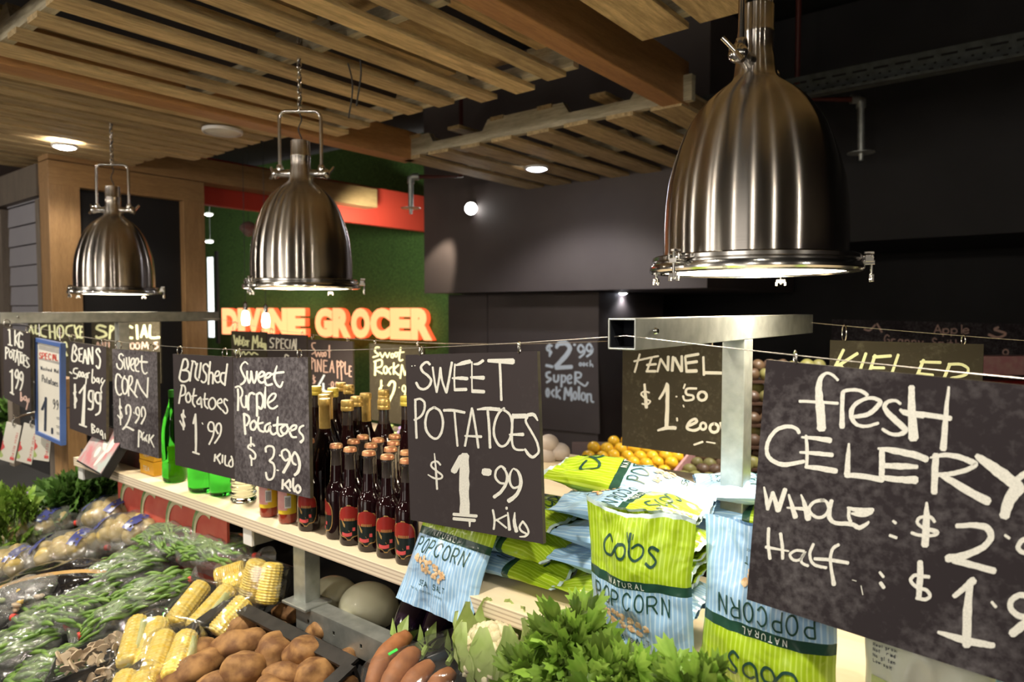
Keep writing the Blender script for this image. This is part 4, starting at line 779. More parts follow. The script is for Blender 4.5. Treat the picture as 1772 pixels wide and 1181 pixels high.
# boards beyond the left stand, on a wire of their own
def far_board(p0,p1,d0,d1,H,m,texts,label):
    chalkboard('chalkboard',D(*p0,d0),D(*p1,d1),H,m,texts,label,group='far left chalkboards',hooks=(.15,.85))
T19 = (40,550,6.815)
far_board((48,557),(142,557),3.9,3.75,.34,M['bd_olive'],[([(22,(95,95),(70,190)),(22,(95,95),(122,190)),(22,(150,90),(150,180),(190,190)),(22,(280,90),(215,120),(210,200),(275,230)),(22,(310,90),(320,240)),(22,(370,90),(380,250)),(18,(310,160),(375,170)),[20]+ring(440,165,38,72),(20,(585,90),(520,110),(510,190),(570,220)),(22,(605,90),(640,240)),(20,(665,95),(615,165),(665,235)),(18,(700,110),(680,110),(676,230),(705,235)),(18,(676,170),(700,170)),(18,(450,290),(520,450)),(18,(440,330),(500,290),(520,350))],T19,20,M['chalky'])],'chalkboard reading artiCHOCKE behind the left steel stand')
far_board((158,557),(276,557),3.95,3.75,.34,M['bd_olive'],[([(28,(975,110),(900,92),(870,130),(960,170),(980,210),(890,240),(862,220)),(26,(1020,250),(1030,95)),(22,(1030,95),(1070,120),(1030,170)),(24,(1110,95),(1105,240)),(22,(1110,95),(1160,95)),(22,(1110,165),(1150,165)),(28,(1290,120),(1240,100),(1200,160),(1220,230),(1290,240)),(28,(1340,90),(1350,250)),(26,(1430,90),(1390,230)),(26,(1430,90),(1462,230)),(20,(1400,190),(1450,190)),(26,(1500,90),(1500,230),(1610,232))],T19,24,M['chalky']),
  ([(16,(870,370),(880,290),(910,350),(935,290),(945,370)),(16,(970,290),(975,350),(1010,355),(1015,290)),(16,(1190,290),(1200,370)),(14,(1190,290),(1232,310),(1200,330),(1240,370)),[14]+ring(1290,335,25,35),[14]+ring(1350,335,25,35),(15,(1400,370),(1410,290)),(15,(1410,290),(1440,350)),(15,(1440,350),(1460,290)),(15,(1460,290),(1480,370)),(15,(1585,292),(1545,300),(1592,340),(1558,370))],T19,14,M['chalkp'])],'chalkboard reading SPECIAL over MUSHROOMS behind the left steel post')
a_ = D(20,552,4.0); b_ = D(380,552,3.66)
mk('sign_wire', MB().tube([a_, b_], .0013, 6), M['wire'], label='short wire behind the left stand holding the SPECIAL mushrooms board', cat='wire')
# far dark apple board
A = D(1440,553,4.3); B = D(1800,562,3.9); hh = .26
T20 = (1400,550,4.763)
chalkboard('chalkboard',A,B,hh,M['bd_dark'],[([(14,(455,95),(500,105),(545,60)),(14,(560,50),(600,120))]+font_line('Apple',1030,60,60,70,3,adv=68,wid=9)+font_line('Granny Smith',620,140,46,70,3,adv=56,slope=.07,wid=9)+[(20,(1560,80),(1530,100),(1620,130),(1560,165),(1480,140))]+[[12]+ring(1620,285,22,22)],T20,12,M['chalkp'])],'dark board with faint Apple Granny Smith writing far behind KIFLER',hooks=())
# ------------------------------------------------------------------ pendant lamps
def make_lamp():
    t = thing('pendant_lamp', '', 'lamp', (0, 0, 0))
    L = dict(local=True)
    dome = [(.185, .036), (.185, .10), (.182, .15), (.176, .195), (.168, .226), (.156, .265), (.1425, .300), (.130, .323), (.116, .344), (.102, .361), (.087, .375), (.071, .388), (.057, .398), (.048, .406), (.044, .414), (.0415, .430), (.0395, .448), (.036, .462), (.036, .495), (.0372, .497), (.0372, .504), (.036, .506), (.0355, .556), (.031, .558), (.031, .55)]
    mk('dome', MB().lathe(dome, 96, cap=False), M['lamp'], t, 50, **L)
    inner = [(.183, .034), (.18, .10), (.168, .20), (.130, .300), (.05, .38), (.0, .39)]
    mk('inner_reflector', MB().lathe(inner, 64, cap=False), M['paper'], t, 50, **L)
    mk('rim', MB().lathe([(.184, .040), (.203, .040), (.207, .037), (.207, .030), (.203, .027), (.203, .024), (.211, .022), (.213, .017), (.213, .010), (.209, .006), (.186, .004), (.184, .010), (.184, .040)], 96, cap=False), M['chrome'], t, 40, **L)
    mk('diffuser', MB().lathe([(.0, .008), (.183, .008), (.183, .012), (0, .012)], 64, cap=False), M['lampglow'], t, 40, **L)
    for k, a in enumerate((8, 78, 162, 236)):
        a = math.radians(a); Mx = Matrix.Rotation(a, 3, 'Z'); q = MB()
        def at(r, y, z): return Mx @ Vector((r, y, z))
        q.box(at(.222, 0, .024), (.022, .020, .010), 0, Mx); q.box(at(.222, .013, .032), (.016, .004, .014), 0, Mx); q.box(at(.222, -.013, .032), (.016, .004, .014), 0, Mx)
        q.tube([at(.226, -.018, .036), at(.226, .018, .036)], .003, 8)
        q.tube([at(.229, 0, .042), at(.229, 0, -.012)], .0035, 8)
        q.box(at(.229, 0, -.004), (.006, .022, .009), 0, Mx); q.box(at(.224, 0, .044), (.018, .008, .005), 0, Mx)
        q.box(at(.229, .010, -.010), (.005, .006, .010), 0, Mx); q.box(at(.229, -.010, -.010), (.005, .006, .010), 0, Mx)
        mk('clamp', q, M['chrome'], t, 40, bevel=.0008, **L)
    ub = MB(); pts = [(-.078, 0, .440), (-.078, 0, .640)]+[(-.078+.025*(1-math.cos(b)), 0, .640+.028*math.sin(b)) for b in [PI/2*i/5 for i in range(1, 6)]]
    pts += [(-p[0], p[1], p[2]) for p in reversed(pts)]
    ub.tube(pts, .0065, 10); mk('yoke', ub, M['chrome'], t, 60, **L)
    for sx in (-1, 1):
        q = MB(); Ry = Matrix.Rotation(sx*PI/2, 3, 'Y')
        q.lathe([(.017, .034), (.015, .050), (.0145, .083), (.018, .086), (.020, .096), (.014, .105), (.003, .107)], 20, (0, 0, .437), Ry)
        q.lathe([(.011, -.012), (.014, 0), (.011, .014)], 14, (sx*.078, 0, .455))
        mk('pivot_arm', q, M['chrome'], t, 50, **L)
        q = MB().tube([(sx*.100, -.012, .425), (sx*.103, 0, .437), (sx*.118, .022, .465)], .005, 8); q.tube([(sx*.100, .012, .447), (sx*.103, 0, .437), (sx*.108, -.016, .415)], .0055, 8)
        mk('wing_nut', q, M['chrome'], t, 60, **L)
    q = MB(); z = .665; k = 0
    while z < .93:
        pts = []
        for i in range(14):
            a = 2*PI*i/14; u = math.cos(a)*.0065; v = math.sin(a)*.016
            pts.append((u if k % 2 else u*.3, u*.3 if k % 2 else u, z+.012+v))
        q.tube(pts, .0024, 6, closed=True); z += .023; k += 1
    mk('chain', q, M['chrome'], t, 60, **L)
    q = MB().tube([(.006*math.cos(i*.9), .006*math.sin(i*.9), .558+.011*i) for i in range(33)], .0025, 6); mk('supply_cable', q, M['cord'], t, 60, **L)
    return t
lamp0 = make_lamp(); lamp0['group'] = 'steel pendant lamps over the stall'
LZ = EZ+.070
lspec = [((-.502, 1.452, LZ), (0, 0, math.radians(38.4+50)), 'largest brushed steel dome lamp, nearest at the right'), ((-2.226, 1.535, LZ), (0, 0, math.radians(38.4)), 'middle brushed steel dome lamp in front of the lit sign'), ((-3.797, 1.497, LZ), (0, 0, math.radians(38.4+6)), 'smallest brushed steel dome lamp at far left')]
for k, (p, r, lab) in enumerate(lspec):
    o = lamp0 if k == 0 else dup(lamp0, p, r, lab)
    o.location = p; o.rotation_euler = r; o['label'] = lab
    if k == 0: big = o
    light('pendant_bulb', 'SPOT', (p[0], p[1], p[2]-.002), (p[0], p[1], 0), 28, (1, .89, .70), .14, spot=2.7, blend=.5)
Mz = Matrix.Rotation(math.radians(-74), 3, 'Z')
for ch in [c for c in bpy.data.objects if c.parent == big and c.name.startswith('clamp')]:
    ch.location = Mz @ ch.location; ch.rotation_euler = Mz.to_euler()
for k, dx in enumerate((0, .018)):
    c0 = Vector((-2.10+dx*3, 1.66, PZ-.01)); mk('loose_cable', MB().tube([c0+Vector((.02*math.sin(i*.35+k), .01*i*.1, -.018*i)) for i in range(12-k*2)], .003, 6), M['cord'], smooth=60, label=['grey loose cable end hanging from the slats beside the middle lamp', 'shorter grey cable end beside the middle lamp chain'][k], cat='cable')
# ------------------------------------------------------------------ shelves and frames of the stall
SZ = 1.05
mk('plywood_shelf', MB().bb((-2.835, .957, SZ-.031), (-.655, 1.43, SZ)), M['ply'], label='long pale plywood shelf carrying the bottles and popcorn', cat='shelf', bevel=.001)
mk('plywood_shelf', MB().bb((-.652, .957, SZ-.074), (1.6, 1.43, SZ-.043)), M['ply'], label='second plywood shelf continuing right under the celery board', cat='shelf', bevel=.001)
mk('plywood_shelf', MB().bb((-2.7, 1.50, SZ-.031), (1.6, 2.15, SZ)), M['ply'], label='rear plywood shelf behind the steel posts', cat='shelf', bevel=.001)
for x, lab in ((-2.80, 'steel bearer with white end cap under the left shelf end'), (-1.665, 'steel bearer with white end cap under the bottles')):
    t = thing('shelf_bearer', lab, 'bracket', (x, 1.3, SZ-.08)); mk('tube', MB().bb((x-.02, .975, SZ-.079), (x+.02, 1.72, SZ-.032)), M['galv'], t); mk('end_cap', MB().bb((x-.021, .966, SZ-.080), (x+.021, .975, SZ-.031)), M['plastic_w'], t, bevel=.002)
t = thing('lower_rail', 'perforated angled steel rail holding the melons below the shelf', 'rail', (-.2, 1.0, .85))
b = MB(); RZ = EZ-.735; b.bb((-1.46, .975, RZ-.003), (1.3, 1.025, RZ)); xx = -1.46
while xx < 1.3:
    for za, zb in ((-.06, -.036), (-.026, -.003)): b.bb((xx, .975, RZ+za), (min(xx+.1, 1.3), .978, RZ+zb))
    b.bb((xx, .975, RZ-.036), (xx+.046, .978, RZ-.026)); b.bb((xx+.054, .975, RZ-.036), (xx+.1, .978, RZ-.026)); xx += .1
mk('angle', b, M['galv'], t)
mk('post', MB().bb((-1.485, .985, RZ), (-1.435, 1.03, SZ-.032)), M['galv'], t, bevel=.002)
mk('foot', MB().bb((-1.50, .96, RZ-.004), (-1.40, 1.04, RZ+.004)), M['galv'], t, bevel=.002)
# sloping produce bench
b = MB(); y0, y1 = .02, 1.32
b.add([(-4.3, y0, 0), (1.8, y0, 0), (1.8, y1, 0), (-4.3, y1, 0), (-4.3, y0, zs(y0)-.05), (1.8, y0, zs(y0)-.05), (1.8, y1, zs(y1)-.05), (-4.3, y1, zs(y1)-.05)], [(3, 2, 1, 0), (4, 5, 6, 7), (0, 1, 5, 4), (1, 2, 6, 5), (2, 3, 7, 6), (3, 0, 4, 7)])
mk('produce_bench', b, M['black'], label='black sloping produce bench under all the vegetables', cat='bench')
mk('rear_bench', MB().bb((-2.7, 1.50, 0), (1.6, 2.1, .72)), M['black'], label='low black bench behind the steel posts', cat='bench')
SROT = Matrix.Rotation(math.atan(SL), 3, 'X')
SA = math.atan(SL)
# ------------------------------------------------------------------ produce crate with potatoes
ct = thing('produce_crate', 'black slatted plastic crate heaped with brown potatoes', 'crate', (-1.355, .715, zs(.715)-.052), (SA, 0, 0))
def crate_wall(x0, x1, y0, y1):
    q = MB(); 
    for z0, z1 in ((0, .02), (.04, .05), (.07, .08), (.095, .118)): q.bb((x0, y0, z0), (x1, y1, z1))
    n = 12; lx = x1-x0; ly = y1-y0
    for i in range(n+1):
        cx = x0+lx*i/n if lx > ly else (x0+x1)/2; cy = (y0+y1)/2 if lx > ly else y0+ly*i/n
        q.box((cx, cy, .058), (.006 if lx > ly else lx, ly if lx > ly else .006, .112))
    e = .012
    q.bb((x0-(e if lx < ly else 0), y0-(e if lx > ly else 0), .116), (x1+(e if lx < ly else 0), y1+(e if lx > ly else 0), .123))
    return q
for a in ((-.245, .245, .205, .213), (-.245, .245, -.213, -.205), (.237, .245, -.205, .205), (-.245, -.237, -.205, .205)): mk('side', crate_wall(*a), M['crate'], ct, local=True)
mk('base', MB().bb((-.24, -.21, -.004), (.24, .21, .004)), M['crate'], ct, local=True)
def potato_mesh(seed, m, rx=.053, ry=.037, rz=.034, amp=.22, fr=1.3):
    return meshof('potato', MB().ell((0, 0, 0), (rx, ry, rz), 24, 16, amp, fr, seed), m, 180)
def inst(name, me, loc, rot=(0, 0, 0), sc_=1, parent=None, label=None, cat=None, group=None, kind=None):
    o = bpy.data.objects.new(name, me); COL.objects.link(o)
    if parent: o.parent = parent
    o.location = loc; o.rotation_euler = rot; o.scale = (sc_,)*3 if isinstance(sc_, (int, float)) else sc_
    return tag(o, label, cat, group, kind)
POT = [potato_mesh(i, M['brownpot'], *[(.056, .037, .034), (.050, .041, .036), (.060, .034, .033), (.046, .043, .038)][i]) for i in range(4)]
PLAB = ['long brown potato directly under the wrapped three cob corn pack', 'broad brown potato in the middle of the heap, second row', 'slim brown potato touching the corn packs at the left of the heap', 'large tilted brown potato at the lower left of the heap', 'round brown potato at the bottom centre of the heap', 'upright egg shaped brown potato right of the round one', 'rightmost large brown potato near the crate side', 'small brown potato peeping behind the upright one', 'small brown potato behind the long one', 'brown potato at the lower right near the bottom edge', 'brown potato between the round and the lower right ones', 'brown potato under the large tilted one at the bottom edge']
bp = [(417, 1088, .03, 0, 10, 1), (415, 1117, .05, 2, 15, 1.05), (345, 1133, .05, 0, 50, .95), (338, 1162, .055, 2, 45, 1.1), (421, 1160, .07, 3, 0, 1.0), (475, 1128, .055, 1, 75, 1.05), (528, 1129, .06, 1, -8, .93), (474, 1097, .02, 3, 20, .8), (433, 1092, .0, 0, 0, .8),
      (545, 1168, .055, 3, 20, .9), (500, 1172, .05, 2, 10, .85), (380, 1190, .06, 0, 30, 1), (470, 1200, .05, 1, 60, 1), (300, 1185, .04, 0, 20, 1), (520, 1215, .05, 0, 0, 1), (585, 1195, .03, 3, 0, .9), (430, 1225, .05, 1, 40, 1), (560, 1090, -.02, 1, 0, .8), (400, 1060, -.02, 1, 30, .8), (500, 1060, -.03, 0, 0, .8), (590, 1150, -.02, 2, 60, .8), (350, 1240, .05, 2, 60, 1)]
for i, (x, y, dz, v, a, s) in enumerate(bp):
    p = onp(x, y, dz)
    inst('potato', POT[v], p, (random.uniform(-.3, .3), random.uniform(-.25, .25)-.1, math.radians(38.4+a)), s, label=PLAB[i] if i < len(PLAB) else 'brown potato at the hidden bottom of the crate heap', cat='potato', group='brown potatoes in the crate')
# ------------------------------------------------------------------ corn
def cob_mesh():
    q = MB(); nr, ro = 64, 96; Lh = .083; vs = []
    for i in range(ro+1):
        z = -Lh+2*Lh*i/ro; e = min(1, (Lh-abs(z))/.022+.0)
        r = .0215*(1-.12*(i/ro))*(.55+.45*math.sqrt(max(0, 1-(1-e)**2)) if e < 1 else 1)
        for k in range(nr):
            a = 2*PI*k/nr; bmp_ = abs(math.sin(a*7))**.6*abs(math.sin(PI*i/ro*15))**.6
            rr = r*(.90+.12*bmp_); vs.append((rr*math.cos(a), rr*math.sin(a), z))
    q.add(vs, [(i*nr+k, i*nr+(k+1) % nr, (i+1)*nr+(k+1) % nr, (i+1)*nr+k) for i in range(ro) for k in range(nr)]+[tuple(range(nr-1, -1, -1)), tuple(ro*nr+k for k in range(nr))])
    return meshof('corn_cob', q, M['kernel'], 180)
COB = cob_mesh()
HUSK = meshof('husk', MB().ell((0, 0, 0), (.0245, .026, .085), 24, 16, .08, 2, 3, fn=lambda v, d: Vector((v.x, v.y if v.y > -.3*.026 else -.3*.026, v.z))), M['husk'], 180)
def align(v): return Vector(v).normalized().to_track_quat('Z', 'Y').to_euler()
def hullfilm(name, pts, r, parent, m=None, seed=0, amp=.1):
    """loose film around a set of parallel capsules: lofted rounded slab"""
    q = MB(); a, b_, side, up = pts; n = 28; st_ = 18; ax = (b_-a); vs = []
    for i in range(st_+1):
        t = i/st_; e = min(t, 1-t)/.12; k = math.sqrt(max(0, 1-(1-min(1, e))**2))*.9+.1
        for j in range(n):
            th = 2*PI*j/n; c_, s_ = math.cos(th), math.sin(th)
            sx = (abs(c_)**.6)*(1 if c_ > 0 else -1); sy = (abs(s_)**.6)*(1 if s_ > 0 else -1)
            w_ = 1+amp*noise.noise(Vector((t*6, th*2, seed)))
            vs.append(a+ax*t+side*(sx*k*w_)+up*(sy*k*r*w_))
    q.add(vs, [(i*n+j, i*n+(j+1) % n, (i+1)*n+(j+1) % n, (i+1)*n+j) for i in range(st_) for j in range(n)]+[tuple(range(n-1, -1, -1)), tuple(st_*n+j for j in range(n))])
    mk(name, q, m or M['wrap'], parent, 180)
def corn_pack(label, cobs, depth_dz, husks=(), tray=True):
    """cobs: list of ((x,y) top, (x,y) bottom, dz)"""
    ends = [(onp(*c[0], c[2]), onp(*c[1], c[3])) for c in cobs]
    ctr = sum((a+b_ for a, b_ in ends), Vector())/(2*len(ends)); base = ctr-Vector((0, 0, .04))
    t = thing('corn_pack', label, 'corn', base, group='film wrapped corn packs')
    for i, (a, b_) in enumerate(ends):
        L = (a-b_).length; inst('corn_cob', COB, (a+b_)/2-base, align(a-b_), (1.38, 1.38, L/.155), t)
        if i in husks:
            o = inst('husk', HUSK, (a+b_)/2-base, align(a-b_), (1.38, 1.38, L/.155), t); o.rotation_euler = (align(a-b_).to_matrix() @ Matrix.Rotation(random.uniform(2.2, 2.8), 3, 'Z')).to_euler()
    top = sum((a for a, b_ in ends), Vector())/len(ends); bot = sum((b_ for a, b_ in ends), Vector())/len(ends); ax = (top-bot).normalized()
    side = (ends[-1][0]-ends[0][0])*.5 if len(ends) > 1 else RR*.01
    side = side-ax*side.dot(ax); sl = side.length; side.normalize(); up = side.cross(ax).normalized(); up = up if up.z > 0 else -up
    hullfilm('film_wrap', (bot-ax*.012, top+ax*.012, side*(sl+.037), up), .037, t, seed=len(label))
    q = MB(); mm = Matrix((side, ax, up)).transposed(); q.box((top+bot)/2-up*.037, (2*(sl+.032), (top-bot).length, .006), 0, mm); mk('tray', q, M['tray_b'], t)
corn_pack('wrapped corn pack of three cobs, largest, behind the brown potatoes', [((352, 1013), (301, 1080), .075, .045), ((397, 1020), (335, 1092), .075, .045), ((425, 1040), (375, 1098), .075, .045)], 0, (1,))
corn_pack('upright corn pack with a green label leaning on the shelf post', [((445, 972), (432, 1030), .12, .04), ((474, 976), (461, 1044), .12, .04)], 0)
corn_pack('corn pack lying behind the three cob pack', [((425, 985), (375, 1003), .05, .05), ((432, 1000), (390, 1018), .04, .04)], 0)
corn_pack('corn pack of two cut cobs left of the potato crate', [((240, 1075), (222, 1150), .07, .05), ((275, 1078), (252, 1158), .07, .05)], 0, (0,))
corn_pack('corn pack of two pale cobs beside the potatoes', [((287, 1100), (262, 1172), .09, .07), ((325, 1100), (300, 1175), .09, .07)], 0, (1,))
corn_pack('corn pack cut off by the bottom edge', [((222, 1170), (195, 1235), .08, .07), ((250, 1172), (235, 1240), .08, .07)], 0)
# ------------------------------------------------------------------ beans in clear bags
def bean_mesh(s):
    random.seed(s); c = random.uniform(-.012, .012); pts = [(c*math.sin(PI*i/9), .004*math.sin(i), -.055+.11*i/9) for i in range(10)]
    return meshof('green_bean', MB().tube(pts, [.0014]+[.0047]*8+[.0012], 7), M['bean'], 180)
BEAN = [bean_mesh(i) for i in range(4)]
def bag_film(parent, c, r, rotm, seed, m, neck=None, amp=.28):
    def fn(v, d): return v
    q = MB().ell(c, r, 40, 26, amp, 2.4, seed, M=rotm)
    if neck:
        n0 = Vector(c)+rotm @ Vector(neck)*.86; n1 = Vector(c)+rotm @ Vector(neck)*1.45
        pts = [n0+(n1-n0)*i/6 for i in range(7)]; q.tube(pts, [.032, .018, .008, .008, .018, .026, .030], 14, cap=False)
    mk('clear_bag', q, m, parent, 180)
    if neck:
        mk('tape', MB().tube([n0+(n1-n0)*.38, n0+(n1-n0)*.55], .0095, 10), M['stick_red'], parent, 60)
rb = random.Random(5)
def bean_bag(label, px, py, rx, ry, ang, neck=(1, 0, 0), n=34, dz=.03):
    n = int(n*1.6); c = onp(px, py, dz); t = thing('bean_bag', label, 'bag of beans', c-Vector((0, 0, .03)), group='clear bags of green beans')
    rm = (Matrix.Rotation(SA*.8, 3, 'X') @ Matrix.Rotation(math.radians(ang), 3, 'Z'))
    for i in range(n):
        u = rb.uniform(-.6, .6); v = rb.uniform(-.72, .72); h = math.sqrt(max(0, 1-u*u-v*v))*.040
        p = Vector((u*rx, v*ry, h-.004+rb.uniform(-.01, .002)))
        d = rm @ Vector((1, rb.uniform(-.55, .55), rb.uniform(-.15, .15)-.35*u))
        inst('green_bean', rb.choice(BEAN), rm @ p+Vector((0, 0, .03)), align(d), rb.uniform(.95, 1.3)*min(1, rx/.075), t)
    bag_film(t, c, (rx, ry, .052), rm, px*.01, M['film'], (neck[0]*rx, neck[1]*ry, .01))
bean_bag('bag of beans left of the three cob corn pack, knotted at the top', 263, 1033, .09, .070, 60, (1, .0, 0))
bean_bag('bag of beans with a bent pale bean, centre left', 214, 990, .125, .085, 50, (-1, 0, 0))
bean_bag('long bag of beans nearest the plywood shelf edge', 300, 938, .16, .07, 8, (1, 0, 0), dz=.05)
bean_bag('bag of beans beside the upright corn pack', 372, 958, .15, .07, 12, (1, 0, 0), dz=.05)
bean_bag('bag of beans with red tape beside the black foil bag', 102, 1072, .125, .072, 28, (-1, 0, 0), dz=.05)
bean_bag('bag of beans at the lower left corner', 22, 1128, .11, .085, 65, (1, 0, 0), dz=.04)
bean_bag('small bag of beans between the mushrooms and the corn', 198, 1078, .07, .055, 80, (-1, 0, 0), n=22)
bean_bag('bag of beans at the bottom edge under the red tape', 92, 1168, .09, .07, 40, (1, .2, 0), dz=.01)
bean_bag('bag of beans half hidden under its neighbour in the middle', 250, 978, .11, .07, 30, (1, 0, 0), n=26, dz=.0)
bean_bag('bag of beans under the kale greens behind the black foil bag', 150, 1010, .10, .07, 40, (1, 0, 0), n=26, dz=.0)
bean_bag('bag of beans between the two knotted bags above the mushrooms', 150, 1045, .10, .07, 55, (-1, 0, 0), n=28, dz=.02)
bean_bag('small bag of beans against the watermelon carton', 330, 905, .10, .05, 8, (1, 0, 0), n=22, dz=.03)
# ------------------------------------------------------------------ washed potatoes in printed bags
WP = [potato_mesh(10+i, M['washpot'], .036, .030, .028, .14, 1.2) for i in range(3)]
def potato_bag(label, px, py, rx, ry, ang, n=9, dz=.035):
    c = onp(px, py, dz); t = thing('potato_bag', label, 'bag of potatoes', c-Vector((0, 0, .04)), group='printed clear bags of washed potatoes')
    rm = (Matrix.Rotation(SA*.8, 3, 'X') @ Matrix.Rotation(math.radians(ang), 3, 'Z'))
    k = 0
    for i in range(n):
        a = 2.4*i; r = math.sqrt((i+.4)/n)*.72; p = Vector((r*rx*math.cos(a), r*ry*math.sin(a), .022*(1-r*r)+.006))
        inst('potato', WP[i % 3], rm @ p+Vector((0, 0, .04)), (rb.uniform(0, 3), rb.uniform(0, 3), rb.uniform(0, 3)), rb.uniform(.85, 1.05), t)
    bag_film(t, c, (rx*1.08, ry*1.08, .066), rm, px*.02, M['film'], (rx, 0, 0), .2)
    q = MB()
    for (u0, u1, v0, v1) in ((-.75, -.45, -.55, .5), (.35, .6, -.5, .45)):
        nu, nv = 5, 10; vs = []
        for i in range(nu+1):
            for j in range(nv+1):
                u = u0+(u1-u0)*i/nu; v = v0+(v1-v0)*j/nv; h = math.sqrt(max(.02, 1-u*u-v*v))*1.03
                vs.append(Vector(c)+rm @ Vector((u*rx*1.1, v*ry*1.1, h*.068+.003*noise.noise(Vector((u*9, v*9, px))))))
        q.add(vs, [(i*(nv+1)+j, (i+1)*(nv+1)+j, (i+1)*(nv+1)+j+1, i*(nv+1)+j+1) for i in range(nu) for j in range(nv) if rb.random() > .18])
    mk('blue_print', q, M['ink_blue'], t, 180)
potato_bag('bag of washed yellow potatoes nearest the left edge greens', 60, 918, .135, .10, 40)
potato_bag('bag of washed potatoes with a white knotted neck', 118, 957, .12, .09, 35)
potato_bag('bag of washed potatoes beside the kale', 196, 893, .12, .09, 10)
potato_bag('bag of washed potatoes touching the printed watermelon carton', 222, 925, .13, .08, 15)
potato_bag('bag of washed potatoes under the black foil bag', 15, 985, .11, .09, 30, 7)
# black foil bag, stir fry pack, mushrooms
c = onp(95, 1015, .04); t = thing('foil_bag', 'crinkled black foil bag with a gold stripe', 'bag', c-Vector((0, 0, .05)))
rm = Matrix.Rotation(SA*.8, 3, 'X') @ Matrix.Rotation(math.radians(38), 3, 'Z')
mk('body', MB().ell(c, (.21, .115, .05), 48, 30, .30, 2.6, 4, M=rm), M['foil'], t, 180)
q = MB(); vs = []
for i in range(13):
    for j in range(2):
        u = -.9+1.8*i/12; v = -.35+.13*j+.1*u; h = math.sqrt(max(.0, 1-u*u-v*v)); vs.append(c+rm @ Vector((u*.205, v*.115, h*.055+.006)))
q.add(vs, [(2*i, 2*i+2, 2*i+3, 2*i+1) for i in range(12)]); mk('gold_stripe', q, M['ink_gold'], t, 180)
c = onp(45, 1025, .085); t = thing('stir_fry_pack', 'film wrapped pack of chopped mixed vegetables on the foil bag', 'vegetable pack', c-Vector((0, 0, .05)))
for i in range(16):
    p = c+Vector((rb.uniform(-.06, .06), rb.uniform(-.05, .05), rb.uniform(-.01, .012)-.012))
    mk('chopped_piece', MB().ell(p, (rb.uniform(.012, .022), .008, .007), 10, 6, .4, 2, i, M=Matrix.Rotation(rb.uniform(0, 3), 3, 'Z')), [M['mush'], M['orange'], M['leafpale'], M['mush']][i % 4], t, 180)
bag_film(t, c, (.09, .07, .035), rm, 3, M['filmthick'], None, .2)
def mushroom_tray(label, px, py, ang, s=1, dz=.05):
    c = onp(px, py, dz); t = thing('mushroom_tray', label, 'mushroom pack', c-Vector((0, 0, .04)), group='wrapped trays of sliced mushrooms'); rm = Matrix.Rotation(SA, 3, 'X') @ Matrix.Rotation(math.radians(ang), 3, 'Z')
    q = MB()
    for (cx, cy, w, h) in ((0, -.052, .17, .004), (0, .052, .17, .004), (-.085, 0, .004, .108), (.085, 0, .004, .108)): q.box(c+rm @ Vector((cx, cy, -.01)), (w, h, .04), 0, rm)
    q.box(c+rm @ Vector((0, 0, -.03)), (.17, .105, .004), 0, rm); mk('tray', q, M['tray_b'], t)
    for i in range(30):
        p = c+rm @ Vector((rb.uniform(-.072, .072), rb.uniform(-.042, .042), .004+rb.uniform(-.008, .014)))
        R_ = Euler((rb.uniform(-.9, .9), rb.uniform(-.9, .9), rb.uniform(0, 6))).to_matrix()
        inst('mushroom_slice', SLICE, p-t.location, R_.to_euler(), rb.uniform(.8, 1.2), t)
    hullfilm('film_wrap', (c+rm @ Vector((-.093, 0, 0)), c+rm @ Vector((.093, 0, 0)), rm @ Vector((0, .06, 0)), (rm @ Vector((0, 0, 1)))), .028, t, seed=px)
prof = [(-.004, -.016), (.004, -.016), (.004, 0), (.014, .0), (.018, .006), (.013, .014), (0, .018), (-.013, .014), (-.018, .006), (-.014, 0), (-.004, 0)]
q = MB(); n = len(prof); q.add([(x, -.0015, z) for x, z in prof]+[(x, .0015, z) for x, z in prof], [tuple(range(n)), tuple(range(2*n-1, n-1, -1))]+[(i, n+i, n+(i+1) % n, (i+1) % n) for i in range(n)]); SLICE = meshof('mushroom_slice', q, M['mush'])
mushroom_tray('wrapped black tray of sliced mushrooms at the bottom left', 158, 1140, 55)
mushroom_tray('wrapped mushroom tray under the first, cut by the bottom edge', 182, 1178, 55, dz=.02)
# ------------------------------------------------------------------ sweet potato tray
c = onp(715, 1160, .05); t = thing('sweet_potato_tray', 'film wrapped black tray of long sweet potatoes with green sticker', 'sweet potatoes', c-Vector((0, 0, .05)))
def root(p0, p1, p2, r):
    pts = [p0.lerp(p1, i/6).lerp(p1.lerp(p2, i/6), i/6) for i in range(7)]; out = cr([tuple(p) for p in pts], 3)
    n = len(out); rad = [r*(.25+.75*math.sin(PI*min(1, max(0, (i+.6)/(n+.2))))**.55)*(1+.08*noise.noise(Vector((i*.5, r*900, 0)))) for i in range(n)]
    return MB().tube([Vector(p)+Vector((0, 0, .003*noise.noise(Vector((i*.4, 3, r*99))))) for i, p in enumerate(out)], rad, 18)
for (a, b_, d, r, dz) in (((708, 1098), (668, 1128), (640, 1190), .024, .085), ((722, 1125), (695, 1150), (660, 1205), .023, .095), ((748, 1148), (715, 1175), (690, 1215), .021, .085), ((785, 1162), (760, 1180), (730, 1225), .021, .075), ((745, 1190), (700, 1215), (690, 1240), .02, .06)):
    mk('sweet_potato', root(onp(*a, dz), onp(*b_, dz), onp(*d, dz), r), M['sweetpot'], t, 180)
rmT = Matrix.Rotation(SA, 3, 'X') @ Matrix.Rotation(math.radians(52), 3, 'Z')
q = MB(); cc = onp(745, 1200, .035); q.box(cc, (.24, .15, .006), 0, rmT)
for (cx, cy, w, h) in ((0, -.077, .25, .006), (0, .077, .25, .006), (.122, 0, .006, .15), (-.122, 0, .006, .15)): q.box(cc+rmT @ Vector((cx, cy, .009)), (w, h, .022), 0, rmT)
mk('tray', q, M['tray_b'], t, bevel=.002)
